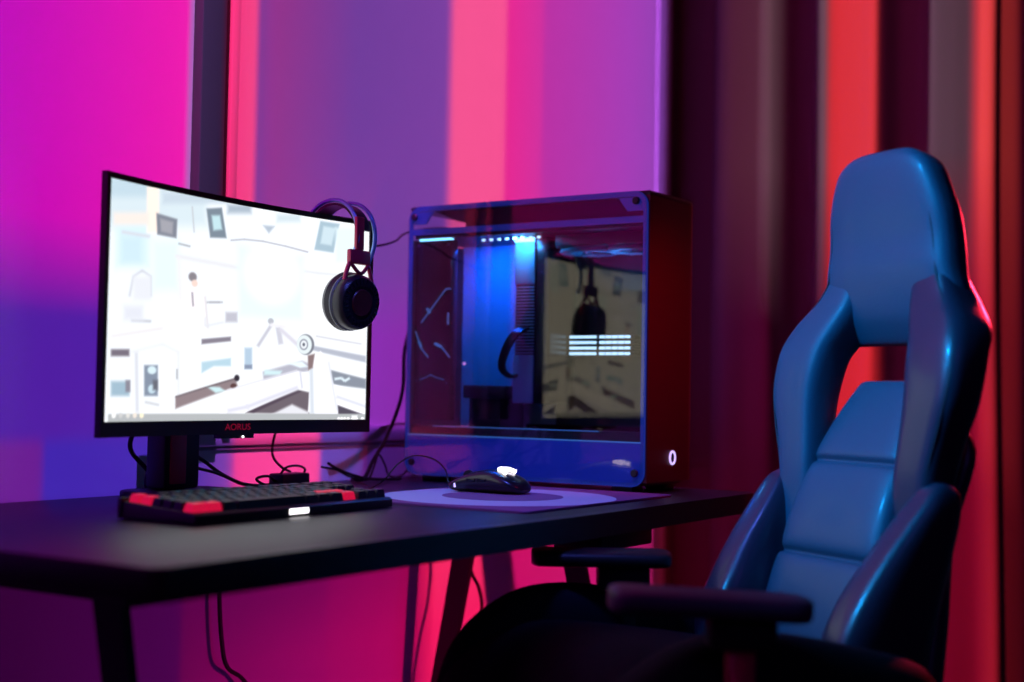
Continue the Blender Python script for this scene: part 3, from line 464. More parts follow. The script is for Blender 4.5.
# upright graphics card
bm = B(); add_box(bm, .052, .150, -.272, -.200, .142, .436, .006, 3); gc = obj('graphics_card', bm, M['gloss'], pc)
for z0_, z1_ in ((.352, .4345), (.143, .228)):
    bm = B(); add_box(bm, .0475, .054, -.243, -.2005, z0_, z1_, .003); obj('metal_cover', bm, M['silver'], gc)
bm = B(); add_box(bm, .0470, .0485, -.2420, -.2010, .427, .4342); obj('top_light', bm, M['cyan_led'], gc, smooth=False)
bm = B(); add_box(bm, .0475, .0478, -.2428, -.2415, .35, .43)
for k in range(22):
    z = .2305 + k * .0055; add_box(bm, .0480, .056, -.2425, -.2010, z, z + .0024)
obj('heatsink_fins', bm, M['fin'], gc, smooth=False)
bm = B()
for k, dy in enumerate((0, .007, .014)):
    bm = B(); add_tube(bm, [(.044, -.236 + dy, .275), (.030, -.222 + dy, .262), (.022, -.208 + dy * .8, .235), (.024, -.198 + dy * .6, .205), (.040, -.204 + dy * .5, .190), (.055, -.215 + dy * .5, .195)], .0034, 8); obj('power_lead', bm, M['gloss'], gc)
bm = B(); add_tube(bm, [(.09, -.200, .41), (.085, -.188, .385), (.085, -.188, .36), (.09, -.200, .33)], .004, 8)
obj('power_lead', bm, M['gloss'], gc)
# memory sticks
for k in range(4):
    z = .2305 + k * .0098
    bm = B(); add_box(bm, .118, .142, -.405, -.275, z - .0012, z + .0048, .0008); st_ = obj('memory_stick', bm, M['traydark'], pc)
    bm = B(); add_box(bm, .1165, .119, -.330, -.276, z - .0005, z + .0042)
    for q in range(5): add_box(bm, .1165, .119, -.347 - q * .0125, -.3365 - q * .0125, z - .0005, z + .0042)
    obj('light_bar', bm, M['ram_led'], st_, smooth=False)
# top radiator with fans
bm = B(); add_box(bm, .045, .14, -.475, -.285, .415, .436, .003)
rad = obj('radiator', bm, M['traydark'], pc)
bm = B()
for k in range(24): add_box(bm, .047, .138, -.470 + k * .0079, -.4688 + k * .0079, .4135, .4155)
obj('radiator_fins', bm, M['fin'], rad, smooth=False)
for yc in (-.425, -.33):
    bm = B(); add_tube(bm, [(.085 + .046 * math.cos(a), yc + .046 * math.sin(a), .408) for a in np.linspace(0, 2 * PI, 33)], .004, 8, smooth=False)
    add_lathe(bm, [(.0, 0), (.015, 0), (.014, .008), (.0, .008)], (.085, yc, .402), (0, 0, 1), 20)
    for k in range(9):
        a = 2 * PI * k / 9; c, s = math.cos(a), math.sin(a); c2, s2 = math.cos(a + .45), math.sin(a + .45)
        add_prism(bm, [(.085 + .013 * c, yc + .013 * s, .403), (.085 + .043 * c, yc + .043 * s, .402), (.085 + .043 * c2, yc + .043 * s2, .410), (.085 + .013 * c2, yc + .013 * s2, .409)], (0, 0, .0012))
    obj('fan', bm, M['silver'], rad)
bm = B()
for k in range(8):
    y = -.150 - k * .0165; add_box(bm, .022, .026, y - .003, y + .003, .4290, .4330, .0006)
obj('led_strip', bm, M['ram_led'], rad, smooth=False)

# ------------------------------------------------------------------ mouse pad and mouse
padt = thing('mouse_pad', (-.22, -.37, 0), 'thin cloth mouse pad with a pale round print under the mouse', 'mouse pad')
bm = B(); add_prism(bm, [(x, y, 0.0) for x, y in rrect(-.442, -.006, -.545, -.200, .012)], (0, 0, .0035), bev=.001); obj('pad_base', bm, M['pad'], padt)
def clipdisc(bm, cx, cy, r, z, x0, x1, y0, y1, n=96, r_in=None):
    pts = [(min(max(cx + r * math.cos(2 * PI * k / n), x0), x1), min(max(cy + r * math.sin(2 * PI * k / n), y0), y1)) for k in range(n)]
    if r_in is None: add_prism(bm, [(x, y, z) for x, y in pts], (0, 0, .0003))
PCX, PCY = -.245, -.372
bm = B(); clipdisc(bm, PCX, PCY, .176, .0034, -.440, -.008, -.543, -.202); obj('printed_ring', bm, M['padring'], padt, smooth=False)
bm = B(); clipdisc(bm, PCX + .008, PCY + .0, .092, .0038, -.440, -.008, -.543, -.202); obj('printed_core', bm, M['padcore'], padt, smooth=False)

ms = thing('computer_mouse', (-.19, -.318, .0038), 'black wired mouse with a white light on its hump, lying on the pad', 'mouse')
def mouse_ring(y, hw, zt, zb=.0045, cx=-.19, tilt=0.):
    pts = []
    for k in range(20):
        a = 2 * PI * k / 20; c, s = math.cos(a), math.sin(a)
        x = hw * math.copysign(abs(c) ** .75, c); z = (zb + zt) / 2 + (zt - zb) / 2 * math.copysign(abs(s) ** .8, s)
        if s < 0: x *= 1.0 + .05 * s
        pts.append(Vector((cx + x, y, z)))
    return pts
bm = B()
add_loft(bm, [mouse_ring(*q) for q in ((-.3835, .012, .012, .007), (-.381, .021, .018, .006), (-.374, .028, .026), (-.360, .032, .034), (-.340, .0325, .0395), (-.320, .031, .0410), (-.300, .029, .0385), (-.282, .029, .033), (-.266, .030, .026), (-.258, .029, .021), (-.2545, .025, .016, .006), (-.253, .015, .012, .007))])
obj('shell', bm, M['mouse'], ms, subsurf=1, angle=180)
bm = B(); add_tube(bm, [(-.206, -.356, .0365), (-.200, -.346, .0405), (-.196, -.338, .0410), (-.190, -.336, .0418), (-.184, -.338, .0415), (-.180, -.346, .0410), (-.176, -.356, .0375)], .0032, 8); obj('hump_light', bm, M['white_led'], ms)
bm = B(); add_box(bm, -.2195, -.2165, -.271, -.2675, .011, .018, .001); obj('side_light', bm, M['ring_led'], ms)
bm = B(); add_lathe(bm, [(.0, -.003), (.009, -.003), (.010, -.001), (.010, .001), (.009, .003), (.0, .003)], (-.19, -.276, .0275), (1, 0, 0), 24); obj('scroll_wheel', bm, M['plastic'], ms)
bm = B(); add_box(bm, -.2215, -.217, -.330, -.312, .022, .027, .001); add_box(bm, -.2205, -.2165, -.308, -.292, .021, .026, .001); obj('side_button', bm, M['gloss'], ms)
bm = B(); add_tube(bm, [(-.19, -.254, .011), (-.185, -.235, .012), (-.170, -.215, .035), (-.190, -.205, .052), (-.235, -.200, .058), (-.27, -.195, .045), (-.285, -.18, .020), (-.27, -.14, .004), (-.20, -.08, .003), (-.12, .02, .003)], .0013, 6); obj('mouse_cord', bm, M['cable'], ms)

# ------------------------------------------------------------------ keyboard
kb = thing('keyboard', (-.67, -.285, 0), 'black mechanical keyboard with a few red lit keys and a white front light', 'keyboard')
KX0, KX1, KY0, KY1 = -.850, -.482, -.352, -.226
bm = B(); add_prism(bm, [(KX0, y, z) for y, z in ((KY0, .001), (KY1, .001), (KY1, .022), (KY0 + .004, .014), (KY0, .011))], (KX1 - KX0, 0, 0), bev=.0012); obj('keyboard_base', bm, M['plastic'], kb)
bm = B(); add_box(bm, -.690, -.655, KY0 - .0012, KY0 + .001, .0035, .0100, .0008); obj('front_light', bm, M['white_led'], kb)
bm = B(); add_box(bm, KX0 - .002, KX1 + .002, KY1 - .004, KY1 + .004, .0012, .026, .002); obj('rear_ridge', bm, M['plastic'], kb)
def key_mesh(w, d):
    bm = B(); h0, h1 = 0, .0105
    rings = []
    for z, s in ((0, 0), (h1 * .75, .0014), (h1, .0024)):
        rings.append([Vector((x, y, z)) for x, y in rrect(-w / 2 + s, w / 2 - s, -d / 2 + s, d / 2 - s, .0012, 2)])
    add_loft(bm, rings); return bm
rows = [  # widths in key units (None = gap), front row first
    [1.25, 1.25, 1.25, 6.25, 1.25, 1.25, 1.25, 1.25, -.25, 1, 1, 1],
    [2.25] + [1] * 10 + [2.75, -1.25, 1, -1],
    [1.75] + [1] * 11 + [2.25, -3.25],
    [1.5] + [1] * 12 + [1.5, -.25, 1, 1, 1],
    [1] * 13 + [2, -.25, 1, 1, 1],
    [1, -1, 1, 1, 1, 1, -.5, 1, 1, 1, 1, -.5, 1, 1, 1, 1, -.25, 1, 1, 1]]
U1 = (KX1 - KX0 - .008) / 18.25; protos = {}
RD = (KY1 - KY0 - .016) / 6.15
for ri, row in enumerate(rows):
    x = KX0 + .004; y = KY0 + .008 + RD * (ri + .5) + (.15 * RD if ri == 5 else 0); z = .0135 + (y - KY0) * .058
    ki = 0
    for w in row:
        if w < 0: x += -w * U1; continue
        cx = x + w * U1 / 2; x += w * U1; ki += 1
        red = (ri == 5 and ki == 1) or (ri == 4 and ki == 1) or (ri == 0 and ki in (1, 2)) or (ri == 0 and ki == 8) or (ri == 1 and ki == 12)
        key = (round(w, 2), red)
        if key not in protos:
            k0 = obj('keycap', key_mesh(w * U1 - .0012, RD - .0012), M['keyred'] if red else M['key'], None, smooth=False); ROOTS.remove(k0); k0.parent = kb
            protos[key] = k0; k = k0
        else:
            k = copy_child(protos[key], kb)
        if red: k['label'] = 'red lit keycap'
        k.location = Vector((cx, y, z)) - kb.location; k.rotation_euler = (math.radians(3), 0, 0)
bm = B()
for ri in range(6):
    y = KY0 + .008 + RD * (ri + .5) + (.15 * RD if ri == 5 else 0); z = .0135 + (y - KY0) * .058 + .0107
    for ci in range(14):
        cx = KX0 + .004 + (ci + .5) * U1 * 1.05
        if (ri in (1, 4, 5) and ci < 3) or (ri == 0 and 3 <= ci <= 9): continue
        add_box(bm, cx - .0022, cx + .0022, y - .001, y + .002, z, z + .0003)
obj('key_legends', bm, M['legend'], kb, smooth=False, kind='stuff')

# ------------------------------------------------------------------ cables
def cable(name, pts, r, label, catg='cable', m='cable'):
    bm = B(); add_tube(bm, pts, r, 8); return obj(name, bm, M[m], label=label, cat=catg)
cable('power_cable', [(-.585, .020, .16), (-.592, .045, .095), (-.590, .052, .066), (-.562, .052, .040), (-.535, .052, .015), (-.51, .05, .004), (-.45, .03, .004)], .0035, 'thick black cable looping down left of the monitor stand')
cable('video_cable', [(-.545, .020, .16), (-.540, .040, .086), (-.552, .045, .055), (-.566, .045, .020), (-.560, .045, .004)], .003, 'thin black cable close against the left of the monitor stand')
cable('display_cable', [(-.510, .015, .15), (-.478, .045, .070), (-.442, .045, .042), (-.398, .045, .019), (-.352, .040, .004), (-.30, .03, .004)], .003, 'black cable slanting down right from behind the monitor stand')
cable('usb_cable', [(-.515, .000, .06), (-.478, .035, .039), (-.431, .035, .027), (-.375, .03, .008), (-.33, .02, .004), (-.26, .02, .004)], .0026, 'lower black cable running right behind the keyboard to the adapter')
ad = thing('power_adapter', (-.300, .0, 0), 'small black adapter box on the desk behind the keyboard', 'adapter')
bm = B(); add_box(bm, -.335, -.270, -.016, .016, .0, .024, .003); obj('housing', bm, M['plastic'], ad)
bm = B(); add_tube(bm, [(-.333, -.005, .020), (-.322, -.01, .034), (-.295, -.01, .036), (-.275, -.008, .030), (-.27, 0, .020)], .002, 8)
add_tube(bm, [(-.336, 0, .012), (-.365, -.01, .022), (-.39, -.01, .018), (-.37, -.02, .006), (-.34, -.04, .004)], .0022, 8); obj('lead', bm, M['cable'], ad)
cable('monitor_lead', [(-.285, .03, .13), (-.292, .045, .081), (-.295, .045, .051), (-.285, .035, .032), (-.28, .018, .024)], .0022, 'thin black wire dropping from the monitor to the adapter box')
cable('tower_cable', [(.060, .03, .30), (.036, .03, .237), (.032, .03, .163), (.012, .03, .115), (-.017, .03, .071), (-.05, .03, .035), (-.08, .025, .006), (-.12, .02, .004)], .0036, 'thick black cable curving down the wall left of the computer tower')
cable('network_cable', [(-.213, -.005, .037), (-.190, 0, .029), (-.163, 0, .020), (-.117, 0, .009), (-.067, -.002, .004), (-.02, -.01, .004)], .0026, 'loose black cable end lifted off the desk left of the tower')
cable('audio_cable', [(-.210, .012, .030), (-.17, .014, .024), (-.13, .016, .010), (-.09, .01, .004), (-.072, .01, .026), (-.060, .01, .047), (-.040, .012, .030), (-.025, .012, .008), (.02, .02, .006), (.06, .03, .02)], .0018, 'thin black cable looping on the desk beside the tower foot')
cable('headset_cable', [(-.30, -.045, .43), (-.22, -.03, .40), (-.117, -.02, .412), (-.064, -.02, .426), (-.006, .008, .445), (.040, .012, .458), (.085, -.02, .466), (.12, -.02, .462)], .0020, 'thin black cable strung from the headset across to the tower top')
cable('floor_cable', [(-.386, .070, -.04), (-.386, .068, -.16), (-.380, .066, -.24), (-.368, .064, -.286), (-.329, .062, -.316), (-.27, .06, -.40), (-.25, .06, -.55), (-.22, .04, -.68), (-.1, -.02, -.694)], .0036, 'black cable hanging down the wall beneath the left half of the desk')
cable('leg_cable', [(.128, -.06, -.06), (.128, -.062, -.16), (.124, -.086, -.20), (.126, -.092, -.24), (.124, -.078, -.285), (.122, -.044, -.33), (.122, .0, -.42), (.13, .03, -.60), (.15, .02, -.693)], .0036, 'black cable bowed beside the right rear desk leg')

# ------------------------------------------------------------------ gaming chair
K = 1.075
CAM = Vector((-1.98, -1.517, .158))
O = CAM + (Vector((-.414, -.975, -.028)) - CAM) * K
A_ = math.radians(150); TAU = .22
nh = Vector((math.cos(A_), math.sin(A_), 0)); es = Vector((-.5, -.866, 0))
et = -nh * math.sin(TAU) + Vector((0, 0, math.cos(TAU))); en = nh * math.cos(TAU) + Vector((0, 0, math.sin(TAU)))
S0 = -.025
def C3(s, t, n_): return O + (es * (s + S0) + et * t + en * n_) * K
chair = thing('gaming_chair', (O.x + nh.x * .22 * K, O.y + nh.y * .22 * K, ZB), 'black leather racing style office chair with open slot below the headrest', 'chair')
def sring(s, t, n_, hs_, hn, ex=.62, N=28, skew=0., tilt=0.):
    pts = []
    for k in range(N):
        a = 2 * PI * k / N; c, q = math.cos(a), math.sin(a)
        ds = hs_ * math.copysign(abs(c) ** ex, c); dn = hn * math.copysign(abs(q) ** ex, q)
        pts.append(C3(s + ds, t + tilt * ds, n_ + dn + skew * ds))
    return pts
def interp_rows(rows, n=5):
    P = np.array(rows, float); out = []
    for i in range(len(P) - 1):
        p0 = P[max(i - 1, 0)]; p1 = P[i]; p2 = P[i + 1]; p3 = P[min(i + 2, len(P) - 1)]
        for k in range(n):
            t = k / n; out.append(.5 * (2 * p1 + (p2 - p0) * t + (2 * p0 - 5 * p1 + 4 * p2 - p3) * t * t + (3 * p1 - p0 - 3 * p2 + p3) * t ** 3))
    out.append(P[-1]); return out
def loft_rows(rows, ex=.62, n=5, N=28):
    bm = B(); add_loft(bm, [sring(r[0], r[1], r[2], max(r[3], .001), max(r[4], .001), ex, N, r[5] if len(r) > 5 else 0., r[6] if len(r) > 6 else 0.) for r in interp_rows(rows, n)]); return bm
# rows: s, t, n, half width, half thickness, skew
def hrow(t, H, nf, dl): return (0, t, (nf + dl) / 2, H, (nf - dl) / 2, 0)
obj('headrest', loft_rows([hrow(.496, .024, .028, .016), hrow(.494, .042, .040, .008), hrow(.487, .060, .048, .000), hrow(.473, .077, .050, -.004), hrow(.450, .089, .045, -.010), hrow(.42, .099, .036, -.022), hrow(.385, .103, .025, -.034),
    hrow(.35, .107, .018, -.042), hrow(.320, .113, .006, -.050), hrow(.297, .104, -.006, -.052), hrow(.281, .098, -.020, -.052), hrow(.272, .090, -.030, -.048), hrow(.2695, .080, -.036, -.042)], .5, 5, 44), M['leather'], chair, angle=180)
def wrow(sg, t, H, nf, dl, hw): return (sg * (H - hw), t, (nf + dl) / 2, hw, (nf - dl) / 2, 0)
for sg in (-1, 1):
    rows_ = [wrow(sg, .385, .084, -.010, -.022, .008), wrow(sg, .37, .091, .006, -.034, .018), wrow(sg, .345, .103, .010, -.042, .028), wrow(sg, .315, .121, .012, -.054, .036), wrow(sg, .285, .145, .019, -.052, .043), wrow(sg, .255, .157, .025, -.040, .043), wrow(sg, .225, .160, .026, -.037, .042),
             wrow(sg, .19, .157, .023, -.037, .039), wrow(sg, .15, .145, .017, -.038, .034), wrow(sg, .10, .133, .010, -.044, .030), wrow(sg, .05, .129, .002, -.050, .028), wrow(sg, -.02, .128, -.005, -.050, .026), wrow(sg, -.10, .126, -.010, -.050, .024), wrow(sg, -.13, .115, -.02, -.04, .012)]
    obj('backrest_wing', loft_rows(rows_, .5, 5, 36), M['leather'] if sg < 0 else M['leather2'], chair, angle=180)  # near wing takes the leather copy with shade painted in
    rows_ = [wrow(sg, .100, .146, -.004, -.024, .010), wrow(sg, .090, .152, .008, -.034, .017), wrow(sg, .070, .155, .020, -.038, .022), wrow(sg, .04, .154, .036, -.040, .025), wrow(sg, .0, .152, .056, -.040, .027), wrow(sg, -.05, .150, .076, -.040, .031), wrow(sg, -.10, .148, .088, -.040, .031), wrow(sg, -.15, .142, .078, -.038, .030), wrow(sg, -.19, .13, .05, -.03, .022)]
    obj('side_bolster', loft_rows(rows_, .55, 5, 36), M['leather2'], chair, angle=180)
    bm = B(); add_tube(bm, [C3(sg * a, t, n_) for a, t, n_ in ((.074, .470, .034), (.082, .43, .032), (.088, .38, .018), (.096, .335, .010), (.122, .295, .012), (.146, .255, .018), (.153, .215, .020), (.146, .17, .016), (.130, .11, .006), (.126, .08, .0))], .0014, 6); obj('piping', bm, M['piping'], chair)
# centre panel with two stitched channels
crow = [(0, .226, -.050, .045, .006), (0, .222, -.050, .055, .018), (0, .208, -.048, .060, .024), (0, .18, -.040, .068, .027), (0, .145, -.030, .075, .029), (0, .124, -.024, .078, .028), (0, .1155, -.024, .079, .0225), (0, .107, -.021, .081, .028), (0, .07, -.014, .085, .031),
        (0, .03, -.008, .088, .031), (0, .007, -.005, .088, .028), (0, -.002, -.006, .088, .0225), (0, -.011, -.002, .089, .029), (0, -.06, .002, .090, .032), (0, -.12, .004, .090, .034), (0, -.18, .004, .088, .030), (0, -.22, .002, .082, .02)]
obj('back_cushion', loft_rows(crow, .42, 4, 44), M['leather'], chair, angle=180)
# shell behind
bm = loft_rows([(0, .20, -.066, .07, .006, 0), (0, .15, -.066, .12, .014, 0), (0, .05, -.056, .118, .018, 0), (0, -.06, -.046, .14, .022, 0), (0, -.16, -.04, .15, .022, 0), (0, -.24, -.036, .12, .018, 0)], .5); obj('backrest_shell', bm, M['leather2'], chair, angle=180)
# seat
def SP(fwd, s, z): b = O + es * (s + S0) * K + nh * fwd * K; return Vector((b.x, b.y, z))
def seat_ring(fwd, s, hs_, zc, hz, ex=.5, N=32):
    return [SP(fwd, s + hs_ * math.copysign(abs(math.cos(2 * PI * k / N)) ** ex, math.cos(2 * PI * k / N)), zc - .014 + hz * math.copysign(abs(math.sin(2 * PI * k / N)) ** ex, math.sin(2 * PI * k / N))) for k in range(N)]
def seat_loft(rows, ex=.5):
    bm = B(); add_loft(bm, [seat_ring(*r, ex) for r in interp_rows(rows, 4)]); return bm
obj('seat_cushion', seat_loft([(.0, 0, .15, -.215, .03), (.02, 0, .17, -.21, .05), (.10, 0, .175, -.20, .062), (.22, 0, .175, -.183, .068), (.32, 0, .175, -.172, .070), (.38, 0, .172, -.178, .066), (.42, 0, .165, -.192, .055), (.447, 0, .15, -.21, .035), (.455, 0, .12, -.22, .012)]), M['seat'], chair, angle=180)
for sg in (-1, 1):
    obj('seat_bolster', seat_loft([(.02, sg * .178, .02, -.20, .03), (.05, sg * .182, .034, -.18, .058), (.14, sg * .184, .038, -.165, .070), (.24, sg * .184, .038, -.150, .076), (.32, sg * .180, .038, -.150, .074), (.38, sg * .172, .036, -.168, .064), (.42, sg * .16, .030, -.19, .05), (.445, sg * .15, .018, -.215, .02)], .7), M['seat'], chair, angle=180)
bm = B(); 
for p in ((.10, -.12), (.10, .12), (.34, -.12), (.34, .12)): pass
add_lathe(bm, [(.0, 0), (.10, 0), (.11, .02), (.10, .035), (.0, .035)], SP(.22, 0, -.315), (0, 0, 1), 24); obj('tilt_mechanism', bm, M['steel'], chair)
bm = B(); add_lathe(bm, [(.026, 0), (.026, .17), (.016, .171), (.016, .33), (.0, .33)], SP(.22, 0, -.635), (0, 0, 1), 20); obj('gas_lift', bm, M['steel'], chair)
hub = SP(.22, 0, -.62)
for k in range(5):
    a = 2 * PI * k / 5 + .3; d = Vector((math.cos(a), math.sin(a), 0)); e = hub + d * .24 + Vector((0, 0, -.01))
    bm = B(); add_tube(bm, [hub + Vector((0, 0, .01)), hub + d * .12 + Vector((0, 0, .004)), e], lambda q: .024 - .009 * q, 10); lg = obj('base_arm', bm, M['plastic'], chair)
    w = Vector((-d.y, d.x, 0)); c = Vector((e.x, e.y, ZB + .025))
    bm = B(); add_lathe(bm, [(.0, -.020), (.020, -.020), (.025, -.016), (.025, -.005), (.018, -.003), (.018, .003), (.025, .005), (.025, .016), (.020, .020), (.0, .020)], c, w, 24)
    add_tube(bm, [c, Vector((c.x, c.y, e.z))], .007, 8, smooth=False); obj('caster', bm, M['plastic'], lg)
# armrests
def arm(a, b, thick, base, name='armrest'):
    a = Vector(a); b = Vector(b); d = (b - a); L_ = d.length; d.normalize(); w = Vector((-d.y, d.x, 0)).normalized(); up = d.cross(w); up = up if up.z > 0 else -up
    bm = B(); rings = []
    for q, s in ((0, .45), (.015, .75), (.05, .95), (.12, 1), (.5, .96), (.88, 1), (.95, .92), (.985, .7), (1, .4)):
        c = a + d * L_ * q; pts = []
        for k in range(24):
            t_ = 2 * PI * k / 24; cc, ss = math.cos(t_), math.sin(t_)
            pts.append(c + w * .040 * s * math.copysign(abs(cc) ** .5, cc) + up * thick * (.55 + .45 * s) * math.copysign(abs(ss) ** .6, ss))
        rings.append(pts)
    add_loft(bm, rings); ar = obj(name, bm, M['arm'] if thick > .0115 else M['plastic'], chair, angle=60)
    m = a + d * L_ * .66 - up * thick
    bm = B(); add_box(bm, -.034, .034, -.022, .022, -.030, .004, .006, mtx=Matrix.Translation(m) @ Matrix.Rotation(math.atan2(d.y, d.x), 4, 'Z')); obj('armrest_bracket', bm, M['plastic'], ar)
    bm = B(); base = Vector(base); add_tube(bm, [m + Vector((0, 0, -.02)), m + Vector((0, 0, -.10)), Vector((base.x, base.y, -.25)) * .5 + Vector((m.x, m.y, -.2)) * .5, base], .017, 12, flat=.6); obj('armrest_post', bm, M['headred'] if name == 'armrest' and thick > .0125 else M['plastic'], ar)
def camk(p, k): return CAM + (Vector(p) - CAM) * k
arm(camk((-.832, -.885, -.0325), 1.06), camk((-.727, -1.045, -.0405), 1.06), .0128, SP(.22, .16, -.27))
arm((-.452, -.560, -.053), (-.352, -.712, -.053), .0110, SP(.24, -.16, -.27))

# ------------------------------------------------------------------ lights
def area(name, loc, target, size, col, power, size_y=None, spread=180):
    l = bpy.data.lights.new(name, 'AREA'); l.energy = power; l.color = col; l.size = size; l.spread = math.radians(spread)
    if size_y: l.shape = 'RECTANGLE'; l.size_y = size_y
    o = bpy.data.objects.new(name, l); COL.objects.link(o); o.location = loc
    o.rotation_euler = (Vector(target) - Vector(loc)).to_track_quat('-Z', 'Y').to_euler(); ROOTS.append(o); return o
def spot(name, loc, target, col, power, cone, blend=.5, r=.1):
    l = bpy.data.lights.new(name, 'SPOT'); l.energy = power; l.color = col; l.spot_size = math.radians(cone); l.spot_blend = blend; l.shadow_soft_size = r
    o = bpy.data.objects.new(name, l); COL.objects.link(o); o.location = loc
    o.rotation_euler = (Vector(target) - Vector(loc)).to_track_quat('-Z', 'Y').to_euler(); ROOTS.append(o); return o
def added_stripe_lamp(name, loc, axis, plane, ramps, zbands, zrange, power, lo, hi, blend=.03, radius=.004, tmin=0, tmax=0, diag=0.):
    """An added unseen lamp throwing made-up vertical colour stripes on the wall at axis=plane.
    ramps: one list of (coordinate, (r,g,b)) per height band; zbands: heights between bands."""
    l = bpy.data.lights.new(name, 'POINT'); l.energy = power; l.shadow_soft_size = radius
    o = bpy.data.objects.new(name, l); COL.objects.link(o); o.location = loc; ROOTS.append(o)
    l.use_nodes = True; nt = l.node_tree; N = nt.nodes; K_ = nt.links
    em = [n for n in N if n.type == 'EMISSION'][0]
    tc = N.new('ShaderNodeTexCoord'); sp = N.new('ShaderNodeSeparateXYZ'); K_.new(tc.outputs['Normal'], sp.inputs[0])
    def m(op, a, b=None, c=None, clamp=False):
        n = N.new('ShaderNodeMath'); n.operation = op; n.use_clamp = clamp
        for i, v in enumerate((a, b, c)):
            if v is None: continue
            if isinstance(v, (int, float)): n.inputs[i].default_value = v
            else: K_.new(v, n.inputs[i])
        return n.outputs[0]
    SGN = 1.0
    dx, dy, dz = [m('MULTIPLY', sp.outputs[i], SGN) for i in range(3)]
    if axis == 'Y': dn, ds, h, p0 = dy, dx, plane - loc[1], loc[0]
    else: dn, ds, h, p0 = dx, dy, plane - loc[0], loc[1]
    dn_s = m('MAXIMUM', dn, .02)
    coord = m('ADD', m('MULTIPLY', m('DIVIDE', ds, dn_s), h), p0); z = m('ADD', m('MULTIPLY', m('DIVIDE', dz, dn_s), h), loc[2])
    fac = m('DIVIDE', m('SUBTRACT', coord, lo), hi - lo, clamp=True)
    outs = []
    for rp in ramps:
        cr = N.new('ShaderNodeValToRGB'); e = cr.color_ramp.elements; first = True
        while len(e) > 1: e.remove(e[-1])
        for i, (c, col) in enumerate(rp):
            p = (c - lo) / (hi - lo)
            if i == 0: el = e[0]; el.position = p
            else: el = e.new(min(max(p, 0), 1))
            el.color = (lin(col[0]), lin(col[1]), lin(col[2]), 1)
        K_.new(fac, cr.inputs[0]); outs.append(cr.outputs[0])
    cur = outs[0]
    for (zb, bl), nxt in zip(zbands, outs[1:]):
        w = m('DIVIDE', m('SUBTRACT', m('ADD', z, m('MULTIPLY', coord, diag)), zb - bl), 2 * bl, clamp=True)   # 1 above
        mx = N.new('ShaderNodeMix'); mx.data_type = 'RGBA'; K_.new(w, mx.inputs[0]); K_.new(nxt, mx.inputs[6]); K_.new(cur, mx.inputs[7]); cur = mx.outputs[2]
    inv = m('DIVIDE', h * h, m('MULTIPLY', dn_s, m('MULTIPLY', dn_s, dn_s)))
    gate = m('MULTIPLY', m('GREATER_THAN', z, zrange[0]), m('LESS_THAN', z, zrange[1]))
    gate = m('MULTIPLY', gate, m('GREATER_THAN', dn, .05)); gate = m('MULTIPLY', gate, m('MULTIPLY', m('GREATER_THAN', coord, lo), m('LESS_THAN', coord, hi)))
    K_.new(cur, em.inputs['Color']); K_.new(m('MULTIPLY', inv, gate), em.inputs['Strength'])
    return o
def steps(bands, soft=.004):
    """bands: (start, colour[, end colour]) -> hard edged stops"""
    out = []
    for i, b in enumerate(bands):
        st = b[0]; c0 = b[1]; c1 = b[2] if len(b) > 2 else b[1]
        out.append((st + (soft if i else 0), c0))
        if i + 1 < len(bands): out.append((bands[i + 1][0] - soft, c1))
        else: out.append((b[3] if len(b) > 3 else st + .5, c1))
    return out
UP = steps([(-2.6, (190, 0, 200), (205, 5, 200)), (-.81, (200, 5, 190), (250, 22, 178)), (-.464, (150, 110, 190)), (-.384, (250, 45, 120), (255, 70, 135)), (-.312, (125, 58, 150), (150, 52, 145)), (-.27, (150, 52, 140), (112, 62, 158)), (-.05, (112, 62, 158), (122, 66, 166)),
    (.243, (255, 88, 150), (255, 85, 152)), (.444, (240, 40, 150), (215, 50, 165)), (.60, (190, 50, 170), (165, 62, 188)), (1.0, (165, 62, 188), (150, 66, 185)), (1.15, (95, 45, 125)), (1.222, (20, 0, 0), (20, 0, 0), 1.27)])
MID = steps([(-2.6, (70, 30, 170)), (-.81, (80, 30, 165), (84, 34, 175)), (-.456, (75, 35, 165)), (-.30, (150, 48, 170)), (-.05, (140, 46, 178)), (.2, (150, 48, 178)), (.444, (150, 40, 160), (150, 50, 170)), (1.15, (80, 40, 110)), (1.222, (16, 0, 0), (16, 0, 0), 1.27)])
LOWW = steps([(-2.6, (110, 30, 150)), (-.718, (66, 38, 180), (74, 40, 180)), (-.43, (80, 45, 165), (130, 60, 170)), (-.345, (255, 62, 150), (255, 68, 150)), (-.125, (72, 60, 170), (66, 48, 150)), (-.01, (60, 24, 110), (52, 12, 80)), (.444, (60, 10, 60)), (1.15, (60, 10, 30), (60, 10, 30), 1.27)])
added_stripe_lamp('wall_added_stripes', (-.9, -.45, 1.70), 'Y', .088, [UP, MID, LOWW], [(.33, .07), (.082, .004)], (-.01, 1.72), 1., -2.6, 1.27)  # added unseen lamp; its stripe colours are made up to light the wall
UND = steps([(-2.6, (30, 0, 28)), (-.80, (44, 0, 40), (64, 0, 54)), (-.45, (100, 0, 52), (150, 0, 68)), (-.10, (155, 0, 66), (178, 0, 72)), (.165, (190, 6, 74), (240, 20, 80)), (.22, (255, 28, 90)), (.452, (205, 10, 95), (190, 22, 105)), (1.0, (170, 26, 105), (160, 20, 90)), (1.15, (60, 4, 14), (60, 4, 14), 1.27)])
